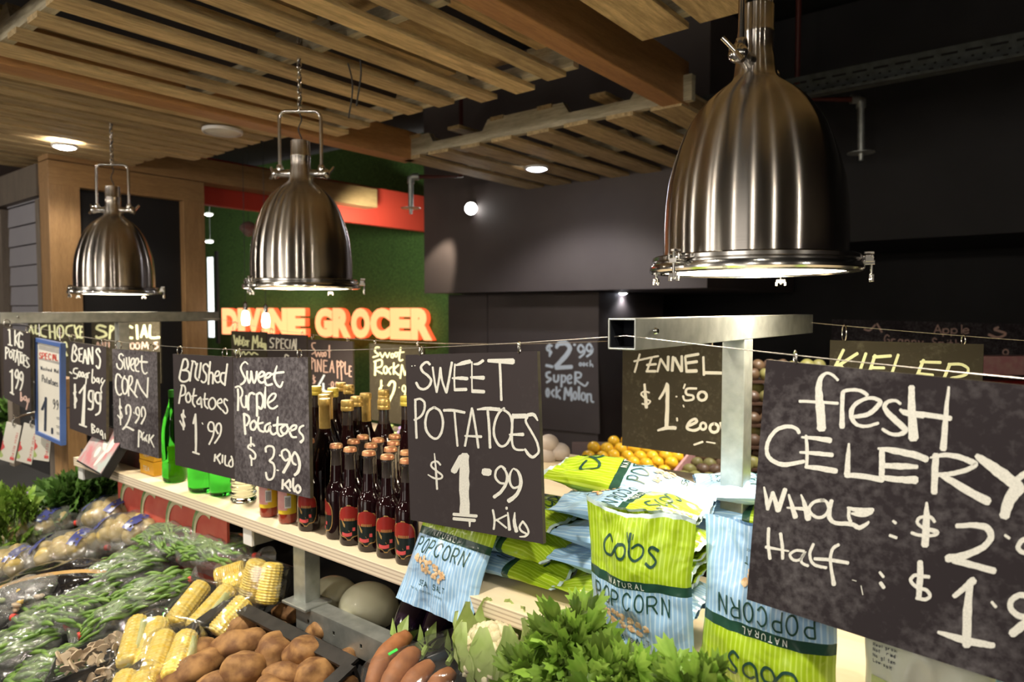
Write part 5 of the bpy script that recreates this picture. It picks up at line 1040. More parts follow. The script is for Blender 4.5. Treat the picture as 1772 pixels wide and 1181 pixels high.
hullfilm('film_wrap', (cc+rmT @ Vector((-.13, 0, .03)), cc+rmT @ Vector((.13, 0, .03)), rmT @ Vector((0, .082, 0)), rmT @ Vector((0, 0, 1))), .055, t, seed=9)
p = onp(680, 1129, .112); mk('price_sticker', MB().box(p, (.020, .008, .0012), 0, Matrix.Rotation(SA, 3, 'X') @ Matrix.Rotation(math.radians(70), 3, 'Z')), M['stick_green'], t)
# ------------------------------------------------------------------ white melons, eggplants, cauliflower
for (px, py, r, lab) in ((577, 1036, .060, 'smaller white melon behind, left under the shelf'), (638, 1054, .067, 'larger white melon with a brown scar facing us')):
    c = D(px, py, 1.80 if r < .065 else 1.68); t = thing('white_melon', lab, 'melon', c-Vector((0, 0, r*.9)))
    mk('fruit', MB().ell(c, (r*1.12, r*.98, r*.98), 40, 26, .03, 1, 2, M=Matrix.Rotation(.5, 3, 'Z')), M['melon'], t, 180)
    v = (CP-c).normalized(); v = (v*.7-UP*.55-RR*.25).normalized() if r > .065 else (v*.5-RR*.7-UP*.5).normalized()
    mk('stem_scar', MB().lathe([(.0, .002), (.006, .0035), (.009, .002), (.012, -.001)], 16, c+v*r*1.0, v.to_track_quat('Z', 'Y').to_matrix()), M['scar'], t, 180)
mk('melon_tray', MB().bb((-1.43, 1.03, RZ-.085), (1.3, 1.31, RZ-.06)), M['crate'], label='dark tray behind the perforated rail under the melons', cat='tray')
for i, (a, b_, dp, lab) in enumerate((((690, 1108), (722, 1048), 1.42, 'leftmost eggplant with a pale green calyx'), ((738, 1120), (768, 1062), 1.39, 'middle eggplant in the row under the shelf'), ((785, 1132), (818, 1075), 1.36, 'rightmost eggplant behind the sweet potato tray'))):
    A_ = D(*a, dp); B_ = D(*b_, dp+.10); ax = (B_-A_); t = thing('eggplant', lab, 'eggplant', (A_+B_)/2-Vector((0, 0, .04))); n = 22; L = ax.length*1.5
    rr_ = [.036*math.sqrt(max(.0, 1-((i_/n-.62)/.62)**2 if i_/n < .62 else 1-((i_/n-.62)/.40)**2)) for i_ in range(n+1)]
    mk('fruit', MB().tube([A_+ax.normalized()*L*i_/n for i_ in range(n+1)], [max(.010, q_) for q_ in rr_], 24), M['egg'], t, 180)
    q = MB(); mz = (-ax).normalized().to_track_quat('Z', 'Y').to_matrix(); q.tube([A_-ax.normalized()*.03, A_+ax.normalized()*.004], .006, 8)
    for k in range(5):
        a_ = 2*PI*k/5; e = mz @ Vector((math.cos(a_), math.sin(a_), 0)); f = mz @ Vector((-math.sin(a_), math.cos(a_), 0)); nn = ax.normalized()
        q.add([A_-nn*.004, A_+e*.022-f*.013+nn*.012, A_+e*.035+nn*.04, A_+e*.022+f*.013+nn*.012, A_+e*.012-nn*.002], [(0, 1, 4), (0, 4, 3), (1, 2, 4), (4, 2, 3)])
    mk('calyx', q, M['calyx'], t, 0)
for (px, py, dp, r, lab) in ((850, 1135, 1.20, .055, 'cauliflower with pale curd and green leaves under the shelf'),):
    c = D(px, py, dp); t = thing('cauliflower', lab, 'cauliflower', c-Vector((0, 0, r)))
    q = MB()
    for i in range(70):
        z = 1-1.5*(i+.5)/70; a = 2.4*i; rr_ = math.sqrt(max(0, 1-z*z)); q.ell(c+Vector((rr_*math.cos(a), rr_*math.sin(a), z))*r*.85, (.013,)*3, 10, 6, .4, 3, i)
    mk('curd', q, M['curd'], t, 180)
    for k in range(9):
        a = 2*PI*k/9+.3; e = Vector((math.cos(a), math.sin(a), 0)); f = Vector((-math.sin(a), math.cos(a), 0)); q = MB(); vs = []
        for i in range(8):
            tt = i/7; w = .028*math.sin(PI*(.12+.8*tt))
            for j in range(-2, 3): vs.append(c+e*(r*(.75+.45*math.sin(tt*2.2)))+Vector((0, 0, -r*.9+tt*.13))+f*w*j/2-e*abs(j)*.002*(1-tt)+e*.004*math.sin(i*2+j*2))
        q.add(vs, [(i*5+j, i*5+j+1, (i+1)*5+j+1, (i+1)*5+j) for i in range(7) for j in range(4)]); mk('leaf', q, M['leafpale'], t, 180)
# ------------------------------------------------------------------ celery and greens
def leaf_mesh(seed, name='leaf', size=.03, m=None, lobes=3):
    rg = random.Random(seed); out = []
    # outline of a three lobed toothed leaflet in xy, stalk at the origin, tip along +y
    N_ = 36
    for i in range(N_):
        a = -PI*.93+2*PI*.93*i/(N_-1); base = .30+.70*abs(math.cos(a*1.5))**1.1*(1.2 if abs(a) < .9 else .95); base *= (1+(.17 if i % 2 else -.12))
        out.append((math.sin(a)*base*size, math.cos(a)*base*size+size*.55))
    vs = [(0, size*.15, 0)]; 
    for (x, y) in out: vs.append((x*.5, size*.3+(y-size*.3)*.5, .12*abs(x)*.5+.0015*rg.uniform(-1, 1)))
    for (x, y) in out: vs.append((x, y, -.25*abs(x)-.1*y*rg.uniform(.5, 1.3)+.004*rg.uniform(-1, 1)))
    fs = [(0, 1+i, 2+i) for i in range(N_-1)]+[(1+i, 1+N_+i, 2+N_+i, 2+i) for i in range(N_-1)]
    q = MB(); q.add(vs, fs); return meshof(name, q, m or M['celery'], 180)
LEAF = [leaf_mesh(i) for i in range(5)]
rl = random.Random(11)
def leafbunch(name, label, cat, cx, cy, dep, rx, rz, n, ls=1, meshes=None, root_down=.22, group=None, stem=True, spread=.10, stemmat=None, up=.35):
    c = D(cx, cy, dep); base = c-Vector((0, 0, root_down)); t = thing(name, label, cat, base, group=group)
    for i in range(n):
        a = rl.uniform(0, 2*PI); el = rl.uniform(-.35, 1.45); d = Vector((math.cos(a)*math.cos(el), math.sin(a)*math.cos(el), math.sin(el)))
        k = rl.uniform(.55, 1.0); p = c+Vector((d.x*rx, d.y*spread, d.z*rz))*k
        tip = (d+Vector((rl.uniform(-.5, .5), rl.uniform(-.7, .1)-.25, rl.uniform(-.2, .6)+up))).normalized()
        nrm = (Vector((rl.uniform(-.5, .5), -1, .6+rl.uniform(-.5, .6)))); nrm = (nrm-tip*nrm.dot(tip)).normalized(); x = tip.cross(nrm)
        inst('leaf', rl.choice(meshes or LEAF), p-base, Matrix((x, tip, nrm)).transposed().to_euler(), ls*rl.uniform(.7, 1.25), t)
        if stem and i % 3 == 0:
            mid = base.lerp(p, .55)+Vector((rl.uniform(-.02, .02), rl.uniform(-.01, .01), 0)); pts = [base.lerp(mid, s/3).lerp(mid.lerp(p, s/3), s/3) for s in range(4)]
            mk('stalk', MB().tube(pts, [.006, .004, .003, .002], 7), stemmat or M['stem'], t, 180)
    return t
leafbunch('celery_bunch', 'celery bunch with the tallest leaves, left of the upright popcorn bag', 'celery', 992, 1160, 1.00, .055, .080, 85, .92, spread=.06)
leafbunch('celery_bunch', 'celery bunch below the plywood edge at centre bottom', 'celery', 932, 1192, 1.03, .045, .050, 55, .92, spread=.05)
leafbunch('celery_bunch', 'celery bunch in front of the upright popcorn bag base', 'celery', 1078, 1205, .93, .060, .045, 55, .85, spread=.05)
leafbunch('celery_bunch', 'celery bunch in front of the upside down popcorn bag', 'celery', 1215, 1215, .86, .05, .040, 34, .8, spread=.04)
DARK = [leaf_mesh(20+i, size=.04, m=M['kale']) for i in range(3)]
leafbunch('kale_bunch', 'dark leafy greens behind the potato bags left of the watermelon carton', 'greens', 120, 872, 2.55, .13, .07, 120, 1.0, DARK, .12, spread=.10, up=.1)
leafbunch('kale_bunch', 'dark leafy greens nearest the left shelf bearer', 'greens', 170, 862, 2.62, .10, .06, 80, 1.0, DARK, .12, spread=.08, up=.1)
leafbunch('herb_bunch', 'bright green herbs at the left edge below the hanging cards', 'greens', 15, 915, 2.35, .13, .12, 130, 1.0, None, .15, spread=.10, up=.1)
leafbunch('herb_bunch', 'herbs beside the blue flowers behind the first potato bag', 'greens', 52, 882, 2.6, .10, .05, 60, 1.0, None, .12, spread=.08, up=.1)
leafbunch('herb_bunch', 'greens on the shelf behind the leftmost chalkboard', 'greens', 20, 730, 3.7, .16, .06, 70, 1.3, DARK, .1, spread=.1, up=.1)
# ------------------------------------------------------------------ popcorn bags
BW, BH, BT = .205, .262, .075
def bagsurf(u, v, seed, side=-1, T=BT, off=0, w=BW, h=BH):
    sx = math.sin(PI*min(1, max(0, u)))**.55; sv = min(1, max(0, math.sin(PI*(.035+.93*v))))**.5
    vv = 1 if .06 < v < .94 else 0
    end = max(0, 1-min(v, 1-v)/.25)
    cr_ = noise.noise(Vector((u*3.2, v*4.2, seed*5.3)))*.010+abs(noise.noise(Vector((u*6, v*5+3, seed*2.1+side))))*.013*(.4+end*1.3)+abs(noise.noise(Vector((u*11+v*5, v*9-u*4, seed*1.3))))*.003*(.3+end*2)
    d = T/2*sx*sv
    fl = .004*math.sin(u*9+seed*3)*(end**2)+.006*noise.noise(Vector((u*4, v*.5, seed)))*end
    x = (u-.5)*w*(1-.09*math.sin(PI*v)**.7)+.004*noise.noise(Vector((v*4, seed, 1 if u > .5 else 7)))*(1 if abs(u-.5) > .3 else .3)
    z = h*v+(.006*math.sin(u*7+seed*2) if v > .9 else 0)*(v-.9)*10
    y = side*(d-cr_*sx*(sv**.5)*1.6+off)+fl
    return Vector((x, y, z))
def popmat():
    m, nt, b = NT('popcorn_bag_print'); uv = N(nt, 'ShaderNodeUVMap'); sp = N(nt, 'ShaderNodeSeparateXYZ'); nt.links.new(uv.outputs[0], sp.inputs[0])
    def math_(op, a, b_=None, c=None):
        n = N(nt, 'ShaderNodeMath', operation=op)
        for i, q in enumerate((a, b_, c)):
            if q is None: continue
            if isinstance(q, (int, float)): n.inputs[i].default_value = q
            else: nt.links.new(q, n.inputs[i])
        return n.outputs[0]
    U, V = sp.outputs[0], sp.outputs[1]
    st_ = math_('GREATER_THAN', math_('SINE', math_('MULTIPLY', U, 2*PI*27)), .55)
    isg = math_('GREATER_THAN', V, .575); band = math_('MULTIPLY', math_('GREATER_THAN', V, .525), math_('LESS_THAN', V, .585)); seal = math_('GREATER_THAN', V, .975)
    def mixc(f, a, b_):
        n = N(nt, 'ShaderNodeMix', data_type='RGBA'); 
        if isinstance(f, (int, float)): n.inputs[0].default_value = f
        else: nt.links.new(f, n.inputs[0])
        for i, q in ((6, a), (7, b_)):
            if isinstance(q, tuple): n.inputs[i].default_value = (*q, 1)
            else: nt.links.new(q, n.inputs[i])
        return n.outputs[2]
    g = mixc(st_, (.34, .50, .015), (.48, .64, .08)); bl = mixc(st_, (.30, .50, .76), (.50, .68, .86))
    c = mixc(isg, bl, g); c = mixc(band, c, (.018, .065, .045)); c = mixc(seal, c, (.55, .68, .70))
    nt.links.new(c, b.inputs['Base Color']); b.inputs['Roughness'].default_value = .28; b.inputs['Coat Weight'].default_value = .35; b.inputs['Coat Roughness'].default_value = .15
    f = noisy(nt, coords(nt, (1, 1, 1), True), 18, 2, .5, .8); bump(nt, b, f, .8, .008); return m
M['pop'] = popmat()
def bag_shell(seed, m, T=BT, w=BW, h=BH, name='bag_body'):
    q = MB(); nu, nv = 40, 52
    for side in (-1, 1):
        b0 = len(q.v); vs = []
        for i in range(nu+1):
            for j in range(nv+1):
                u, v = i/nu, j/nv; vs.append(bagsurf(u, v, seed, side, T, 0, w, h)); q.uv[b0+len(vs)-1] = (u, v)
        fs = [(i*(nv+1)+j, (i+1)*(nv+1)+j, (i+1)*(nv+1)+j+1, i*(nv+1)+j+1) for i in range(nu) for j in range(nv)]
        if side > 0: fs = [f[::-1] for f in fs]
        q.add(vs, fs)
    return meshof(name, q, m, 180)
def on_bag(data, seed, wid, tf=None, T=BT, off=.0012):
    q = MB()
    def pj(x, y, o): return bagsurf(x, y, seed, -1, T, off+o)
    strokes(q, data, pj, wid, .02, 5, .02, 0); return q
def bagline(txt, u0, v0, cw, ch, wid, adv=None):
    return [([wid]+[(a, 2*v0-b_) for a, b_ in s]) for s in font_line(txt, u0, v0, cw, ch, wid, adv)]
# in bag space u spans BW and v spans BH; widths are given in u units
def bag_print(seed):
    P = {}
    P['popcorn_lettering'] = meshof('popcorn_lettering', on_bag(bagline('POPCORN', .12, .500, .075, .105, .012, .108), seed, .012), M['ink_green'])
    P['natural_lettering'] = meshof('natural_lettering', on_bag(bagline('NATURAL', .30, .572, .028, .034, .006, .052), seed, .006, off=.0016), M['ink_white'])
    cobs = [(.018, (.33, .80), (.27, .82), (.22, .77), (.24, .71), (.31, .71), (.35, .745), (.39, .79), (.45, .80), (.475, .76), (.45, .72), (.40, .72), (.375, .76), (.40, .80)),
            (.016, (.50, .875), (.505, .80), (.515, .74), (.555, .715), (.60, .745), (.60, .79), (.56, .81), (.525, .79)), (.018, (.73, .79), (.68, .81), (.655, .78), (.695, .75), (.72, .72), (.685, .685), (.64, .705)),
            (.006, (.475, .88), (.49, .84), (.495, .82)), (.006, (.52, .87), (.52, .84))]
    P['logo_lettering'] = meshof('logo_lettering', on_bag(cobs, seed, .018), M['ink_green'])
    P['sea_salt_lettering'] = meshof('sea_salt_lettering', on_bag(bagline('SEA SALT', .30, .20, .030, .038, .006, .046)+bagline('THE REAL POPCORN EXPERIENCE', .2, .13, .012, .012, .002, .017), seed, .006), M['ink_green'])
    rg = random.Random(seed+3); q = MB()
    for (u, v) in ((.22, .345), (.29, .33), (.36, .35), (.42, .335), (.34, .29), (.42, .28), (.50, .315), (.56, .29), (.50, .265), (.63, .285), (.58, .25)):
        for k in range(7):
            uu, vv = u+rg.uniform(-.025, .025), v+rg.uniform(-.018, .018); r = rg.uniform(.012, .024); n_ = 9; vs = [bagsurf(uu, vv, seed, -1, BT, .0028)]
            for i in range(n_):
                a = 2*PI*i/n_; rr_ = r*rg.uniform(.75, 1.15); vs.append(bagsurf(uu+math.cos(a)*rr_, vv+math.sin(a)*rr_*.78, seed, -1, BT, (.0015+.00012*k)))
            q.add(vs, [(0, 1+i, 1+(i+1) % n_) for i in range(n_)])
    P['popcorn_picture'] = meshof('popcorn_picture', q, M['ink_tan'], 180)
    return P
BAGM = {s: (bag_shell(s, M['pop']), bag_print(s)) for s in (1, 2, 3)}
def popbag(label, loc, rot, seed=1, flip=False, sc_=1, mat3=None):
    t = thing('popcorn_bag', label, 'popcorn bag', loc, rot, group='green and blue popcorn bags')
    me, P = BAGM[seed]
    mm = Matrix.Identity(4) if not flip else Matrix.Translation((0, 0, BH)) @ Matrix.Rotation(PI, 4, 'Y')
    if mat3 is not None: t.rotation_euler = mat3.to_euler()
    t.scale = (sc_,)*3
    bd = bpy.data.objects.new('bag_body', me); COL.objects.link(bd); bd.parent = t; bd.location = mm.to_translation(); bd.rotation_euler = mm.to_euler()
    for nm, mesh in P.items():
        o = bpy.data.objects.new(nm, mesh); COL.objects.link(o); o.parent = bd
    return t
R_ = math.radians
popbag('upright popcorn bag facing us behind the celery leaves', (-.527, 1.015, SZ-.042), (R_(3), 0, R_(-1)), 1)
popbag('upside down popcorn bag standing half behind the celery board', (-.325, 1.018, SZ-.050), (R_(-3), R_(1), R_(0)), 2, True, 1.04)
popbag('small popcorn bag slumped over the shelf edge under the SWEET POTATOES board', (-.948, .940, SZ-.052), (R_(-26), R_(3), R_(2)), 3, False, 1.0)
# lying bags: front up, bag top pointing to +x or -x
def lying(label, x, y, z, yaw, seed, sq=.92, tilt=0, roll=0, sc_=1):
    m3 = Matrix.Rotation(R_(yaw), 3, 'Z') @ Matrix.Rotation(R_(tilt), 3, 'X') @ Matrix.Rotation(R_(roll), 3, 'Y') @ Matrix.Rotation(-PI/2, 3, 'X')
    t = popbag(label, (x, y, z), (0, 0, 0), seed, False, 1, m3); t.scale = (sc_, sq*sc_, sc_)
# yaw -90: bag top points to +x
lying('bottom bag of the left popcorn stack, green end to the right', -.975, 1.115, SZ+.030, -90, 1)
lying('second bag of the left popcorn stack', -.99, 1.12, SZ+.078, -91, 2)
lying('third bag of the left popcorn stack', -1.0, 1.13, SZ+.126, -88, 3)
lying('bottom bag of the right popcorn stack, green end to the left', -.46, 1.125, SZ+.030, 90, 2)
lying('second bag of the right popcorn stack', -.74, 1.14, SZ+.076, -90, 1)
lying('third bag of the right popcorn stack, pale blue side out', -.74, 1.15, SZ+.120, -91, 3)
lying('fourth bag of the right popcorn stack, large pale side out', -.76, 1.16, SZ+.166, -89, 2, .8)
lying('top popcorn bag lying across the stack, crumpled end towards us', -.53, 1.335, SZ+.150, 106, 1, 1.0, 8, 4, 1.28)
lying('popcorn bag lying behind the top one, green end out', -.62, 1.46, SZ+.15, -60, 3, .8)
lying('popcorn bag behind the steel post with its blue end up', -.20, 1.44, SZ+.10, 50, 2, .8)
lying('popcorn bag under the one behind the steel post', -.35, 1.48, SZ+.035, -75, 1, .8)
lying('popcorn bag at the rear of the right stack', -.66, 1.50, SZ+.05, -85, 2, .9)
lying('popcorn bag in the middle of the rear right stack', -.66, 1.50, SZ+.10, -80, 1, .9)
popbag('popcorn bag standing behind the celery board', (-.09, 1.16, SZ-.042), (R_(-8), R_(-6), R_(8)), 1)
# plain packets at lower right
def packet(label, loc, rot, m, deco, w=.16, h=.2):
    t = thing('snack_packet', label, 'packet', loc, rot); me = bag_shell(5, m, .05, w, h, 'packet_body'); o = bpy.data.objects.new('packet_body', me); COL.objects.link(o); o.parent = t
    for nm, fn, mm in deco:
        q = MB(); fn(q, w, h); oo = bpy.data.objects.new(nm, meshof(nm, q, mm)); COL.objects.link(oo); oo.parent = t
def patch(u0, u1, v0, v1, off=.0012):
    def f(q, w, h):
        n = 10; vs = [bagsurf(u0+(u1-u0)*i/n, v0+(v1-v0)*j/n, 5, -1, .05, off, w, h) for i in range(n+1) for j in range(n+1)]
        q.add(vs, [(i*(n+1)+j, (i+1)*(n+1)+j, (i+1)*(n+1)+j+1, i*(n+1)+j+1) for i in range(n) for j in range(n)])
    return f
def tinytext(lines, u0, v0, cw, ch, wid, adv, dv):
    def f(q, w, h):
        d = []
        for i, l in enumerate(lines): d += bagline(l, u0, v0-i*dv, cw, ch, wid, adv)
        strokes(q, d, lambda x, y, o: bagsurf(x, y, 5, -1, .05, .0022+o, w, h), wid, .02, 3, .03, 0)
    return f
packet('cream packet with green tick panel beside the upside down popcorn bag', (-.115, 1.03, SZ-.042), (R_(4), 0, R_(2)), M['cream'], [('green_panel', patch(.06, .30, .30, .50), M['leafpale']), ('dark_lettering', tinytext(['Real grain', 'Not fried', 'No gluten', 'Low salt'], .08, .72, .016, .02, .004, .022, .035), M['ink'])])
packet('pale green packet with dark label under the celery board', (.055, 1.03, SZ-.042), (R_(4), 0, R_(2)), M['leafpale'], [('dark_label', patch(.15, .72, .35, .62), M['ink_green']), ('yellow_label', patch(.74, .96, .3, .6), M['lbl_yellow']), ('white_lettering', tinytext(['made here', 'brown rice'], .22, .58, .035, .035, .006, .045, .07), M['ink_white'])])
# ------------------------------------------------------------------ bottles
def arc_label(name, r, z0, z1, a0, a1, m, off=.0004, shape=None, na=16, nz=10, rf=None, ov=None):
    q = MB(); vs = []
    for i in range(na+1):
        for j in range(nz+1):
            s, t_ = i/na*2-1, j/nz*2-1
            if ov: s2 = s*math.sqrt(max(0, 1-abs(((z0+z1)/2+(z1-z0)/2*t_-ov[0])/ov[1])**3*.99))
            elif shape == 'oval': s2 = s*math.sqrt(max(0, 1-abs(t_)**3*.99))
            else: s2 = s
            a = (a0+a1)/2+(a1-a0)/2*s2; z = (z0+z1)/2+(z1-z0)/2*t_; rr_ = (rf(z) if rf else r)+off; vs.append((rr_*math.cos(a), rr_*math.sin(a), z))
    q.add(vs, [(i*(nz+1)+j, (i+1)*(nz+1)+j, (i+1)*(nz+1)+j+1, i*(nz+1)+j+1) for i in range(na) for j in range(nz)])
    return meshof(name, q, m, 180)
AF = math.atan2(-.78, .62)-.1   # towards the viewer
def small_bottle_parts():
    r = .0270; L = []
    body = [(.020, 0), (.0255, .002), (r, .007), (r, .110), (.0250, .120), (.0185, .130), (.0150, .140), (.0140, .160), (.0133, .176)]
    L.append(('bottle_body', meshof('bottle_body', MB().lathe(body, 36), M['syrup'], 50)))
    L.append(('bottle_neck', meshof('bottle_neck', MB().lathe([(.0133, .176), (.0125, .208), (.0140, .210), (.0140, .216), (.0125, .218)], 28), M['neckglass'], 50)))
    L.append(('crown_cap', meshof('crown_cap', MB().lathe([(.0135, .216), (.0158, .217), (.0150, .224), (.0130, .2265), (0, .227)], 28), M['cap_red'], 50)))
    L.append(('label_border', arc_label('label_border', r, .014, .097, AF-1.06, AF+1.06, M['ink_gold'], .0004, 'oval')))
    L.append(('label', arc_label('label', r, .0165, .0945, AF-.99, AF+.99, M['lbl_black'], .0007, 'oval')))
    L.append(('label_top', arc_label('label_top', r, .060, .0940, AF-.97, AF+.97, M['lbl_red'], .0010, None, ov=(.0555, .039))))
    q = MB()
    def pj(x, y, o): a = AF+x; rr_ = r+.0014+o; return Vector((rr_*math.cos(a), rr_*math.sin(a), y))
    strokes(q, [[.05]+[(-.05+.04*math.cos(k*2.4), .070+.0012*math.sin(k*2.4)) for k in range(3)], (.010, (-.60, .060), (-.35, .050), (-.1, .036), (.15, .026))], lambda x, y, o: pj(x, y, o), .01, .02, 5, None, 0)
    L.append(('leaf_print', meshof('leaf_print', (lambda Q: (Q.add([pj(-.75, .066, 0), pj(-.45, .056, 0), pj(.1, .033, 0), pj(-.45, .047, 0)], [(0, 1, 2, 3)]), [Q.add([pj(-.4+k*.13, .0595, 0), pj(-.33+k*.13, .0595, 0), pj(-.31+k*.13, .0655, 0), pj(-.38+k*.13, .0655, 0)], [(0, 1, 2, 3)]) for k in range(7)], Q)[-1])(MB()), M['ink_gold'])))
    Q = MB()
    for (xa, xb, za, zb) in ((-.6, .25, .0255, .0335), (.30, .52, .036, .044)):
        vs = []
        for i in range(9):
            x = xa+(xb-xa)*i/8; s = -.0025*math.sin(PI*i/8) if xb < .3 else 0; vs += [pj(x, za+s, 0), pj(x, zb+s, 0)]
        Q.add(vs, [(2*i, 2*i+2, 2*i+3, 2*i+1) for i in range(8)])
    L.append(('chilli_print', meshof('chilli_print', Q, M['lbl_hot'])))
    return L
def tall_bottle_parts(kind):
    r = .038; L = []
    body = [(.03, 0), (.036, .002), (r, .008), (r, .145), (.035, .165), (.027, .188), (.019, .208), (.0155, .222), (.0145, .235), (.0140, .245)]
    L.append(('bottle_body', meshof('bottle_body', MB().lathe(body, 36), M['syrup'], 50)))
    if kind == 'foil':
        L.append(('foil_sleeve', meshof('foil_sleeve', MB().lathe([(.0150, .218), (.0148, .29), (.0165, .292), (.0165, .306), (.0150, .309), (0, .31)], 28), M['cap_gold'], 50)))
    else:
        L.append(('bottle_neck', meshof('bottle_neck', MB().lathe([(.0140, .245), (.0135, .284), (.0135, .288)], 28), M['neckglass'], 50)))
        L.append(('screw_cap', meshof('screw_cap', MB().lathe([(.0162, .283), (.0168, .284), (.0168, .293), (.0160, .294), (.0168, .295), (.0166, .307), (.0150, .310), (0, .3105)], 28), M['cap_gold'] if kind == 'gold' else M['cap_yel'], 40)))
    return L
PARTS = {'small': small_bottle_parts(), 'gold': tall_bottle_parts('gold'), 'foil': tall_bottle_parts('foil'), 'yellow': tall_bottle_parts('yellow')}
def bottle(kind, p, label, group, rz=0):
    t = thing('sauce_bottle' if kind == 'small' else 'syrup_bottle', label, 'bottle', p, (0, 0, rz), group=group)
    lb = None
    for nm, me in PARTS[kind]:
        o = bpy.data.objects.new(nm, me); COL.objects.link(o); o.parent = lb if (lb and nm in ('label', 'label_top', 'leaf_print', 'chilli_print')) else t
        if nm == 'label_border': lb = o
BP = []
def place_cap(kind, px, py, H, label, group, rz=0):
    p = onz(px, py, SZ+(0 if py > 900 else H)); p.z = SZ+.0005
    r = .0275 if kind == 'small' else .0385
    p.y = min(max(p.y, .978+r if kind == 'small' else 1.075), 1.43-r); p.x = (ony(px, py, p.y).x)
    for _ in range(120):
        moved = False
        for (q, rq) in BP:
            d = Vector((p.x-q.x, p.y-q.y, 0)); mn = r+rq+.0015
            if d.length < mn:
                p.y += .006; p.x = ony(px, py, p.y).x; moved = True
        if p.y > 1.43-r: return
        if not moved: break
    BP.append((p.copy(), r)); bottle(kind, p, label, group, rz)
for (px, py, lab, rz) in ((672, 992, 'rightmost front row sauce bottle with chilli label, next to the slumped popcorn bag', .1), (640, 978, 'second front sauce bottle from the slumped popcorn bag', .0), (608, 966, 'third front sauce bottle from the slumped popcorn bag', .15), (584, 951, 'front sauce bottle showing only the edge of its label', -1.1), (536, 950, 'leftmost front sauce bottle, under the corner of the Sweet Purple board', .05)):
    place_cap('small', px, py, .227, lab, 'sauce bottles with chilli labels', rz)
for k, (px, py) in enumerate(((704, 797), (676, 789), (642, 785), (704, 784), (681, 776), (654, 771), (683, 765), (612, 780), (628, 768))):
    place_cap('small', px, py, .227, 'sauce bottle with a crown cap standing in the rows behind the front ones', 'sauce bottles in the back rows', random.uniform(-.6, .6))
for (px, py, kind, lab) in ((601, 708, 'gold', 'nearest tall syrup bottle with a gold screw cap'), (562, 725, 'foil', 'tall bottle with a long gold foil neck, right of the Sweet Purple board'), (664, 697, 'gold', 'tall gold capped bottle in front of the Rock Melon board'), (561, 709, 'gold', 'tall gold capped bottle directly behind the foil necked one'), (567, 700, 'foil', 'second foil necked bottle behind the first'), (617, 693, 'gold', 'tall gold capped bottle behind the nearest one'), (633, 700, 'foil', 'foil necked bottle right of the gold caps cluster'), (576, 674, 'yellow', 'tall yellow capped bottle in front of the PINEAPPLE board'), (547, 672, 'yellow', 'yellow capped bottle beside the Sweet Purple board edge'), (664, 687, 'gold', 'tall gold capped bottle hidden behind the Rock Melon one'), (604, 696, 'gold', 'gold cap peeping left in the middle cluster'), (703, 690, 'yellow', 'yellow capped bottle cut by the SWEET POTATOES board'), (530, 690, 'gold', 'tall bottle hidden behind the Sweet Purple board'), (590, 668, 'gold', 'tall bottle at the rear of the group')):
    place_cap(kind, px, py, .31, lab, 'tall dark syrup bottles')
# pink label bottles
for (px, py, lab) in ((466, 927, 'left pink labelled juice bottle with a barcode'), (499, 941, 'right pink labelled juice bottle with a barcode')):
    p = onz(px, py-4, SZ); p.z = SZ+.0005; p.y = 1.004; p.x = ony(px, py, 1.004).x; t = thing('juice_bottle', lab, 'bottle', p, group='pink labelled juice bottles'); BP.append((p, .026))
    for nm, me in (('bottle_body', meshof('bottle_body', MB().lathe([(.018, 0), (.022, .002), (.0235, .007), (.0235, .125), (.020, .145), (.013, .16), (.0125, .19)], 30), M['amber'], 50)), ('yellow_label', arc_label('yellow_label', .0235, .026, .130, AF-1.5, AF+1.5, M['lbl_yellow'])), ('pink_label', arc_label('pink_label', .0235, .036, .122, AF-1.3, AF+.35, M['lbl_pink'], .0007)),
                   ('barcode', arc_label('barcode', .0235, .042, .074, AF+.1, AF+.75, M['ink_white'], .001)), ('screw_cap', meshof('screw_cap', MB().lathe([(.014, .188), (.014, .205), (.0, .207)], 20), M['cap_red'], 50))):
        o = bpy.data.objects.new(nm, me); COL.objects.link(o); o.parent = t
    q = MB(); 
    for k in range(7): a = AF+.18+k*.075; q.add([(.0247*math.cos(a+s_), .0247*math.sin(a+s_), z) for z in (.046, .070) for s_ in (0, .03 if k % 2 else .045)], [(0, 1, 3, 2)])
    o = bpy.data.objects.new('barcode_lines', meshof('barcode_lines', q, M['ink'])); COL.objects.link(o); o.parent = t
# green and clear bottles at left
def mineral(px, py, label, prof, m, name='mineral_bottle', cap=None, lbl=False):
    p = onz(px, py, SZ); p.z = SZ+.0005; p.y = max(p.y, 1.022); p.x = ony(px, py, p.y).x; t = thing(name, label, 'bottle', p)
    mk('bottle_body', MB().lathe([(a, b_) for a, b_ in prof], 40, cap=True), m, t, 60, local=True)
    if cap: mk('screw_cap', MB().lathe([(.0135, prof[-1][1]-.002), (.0138, prof[-1][1]+.018), (.012, prof[-1][1]+.021), (0, prof[-1][1]+.021)], 24), cap, t, 40, local=True)
    if lbl: 
        o = bpy.data.objects.new('label', arc_label('label', .037, .085, .135, AF-1.7, AF-.7, M['plastic_w'], .0004, 'oval')); COL.objects.link(o); o.parent = t
mineral(303, 833, 'tall green mineral water bottle with a green cap', [(.028, 0), (.035, .006), (.0375, .02), (.0365, .06), (.0355, .065), (.037, .07), (.037, .14), (.035, .17), (.031, .20), (.0235, .225), (.0165, .245), (.0125, .262), (.0120, .272)], M['greenglass'], cap=M['cap_green'], lbl=True)
mineral(352, 866, 'broad green glass bottle below the Brushed Potatoes board', [(.034, 0), (.041, .006), (.043, .02), (.043, .12), (.036, .15), (.018, .18), (.015, .19)], M['greenglass'])
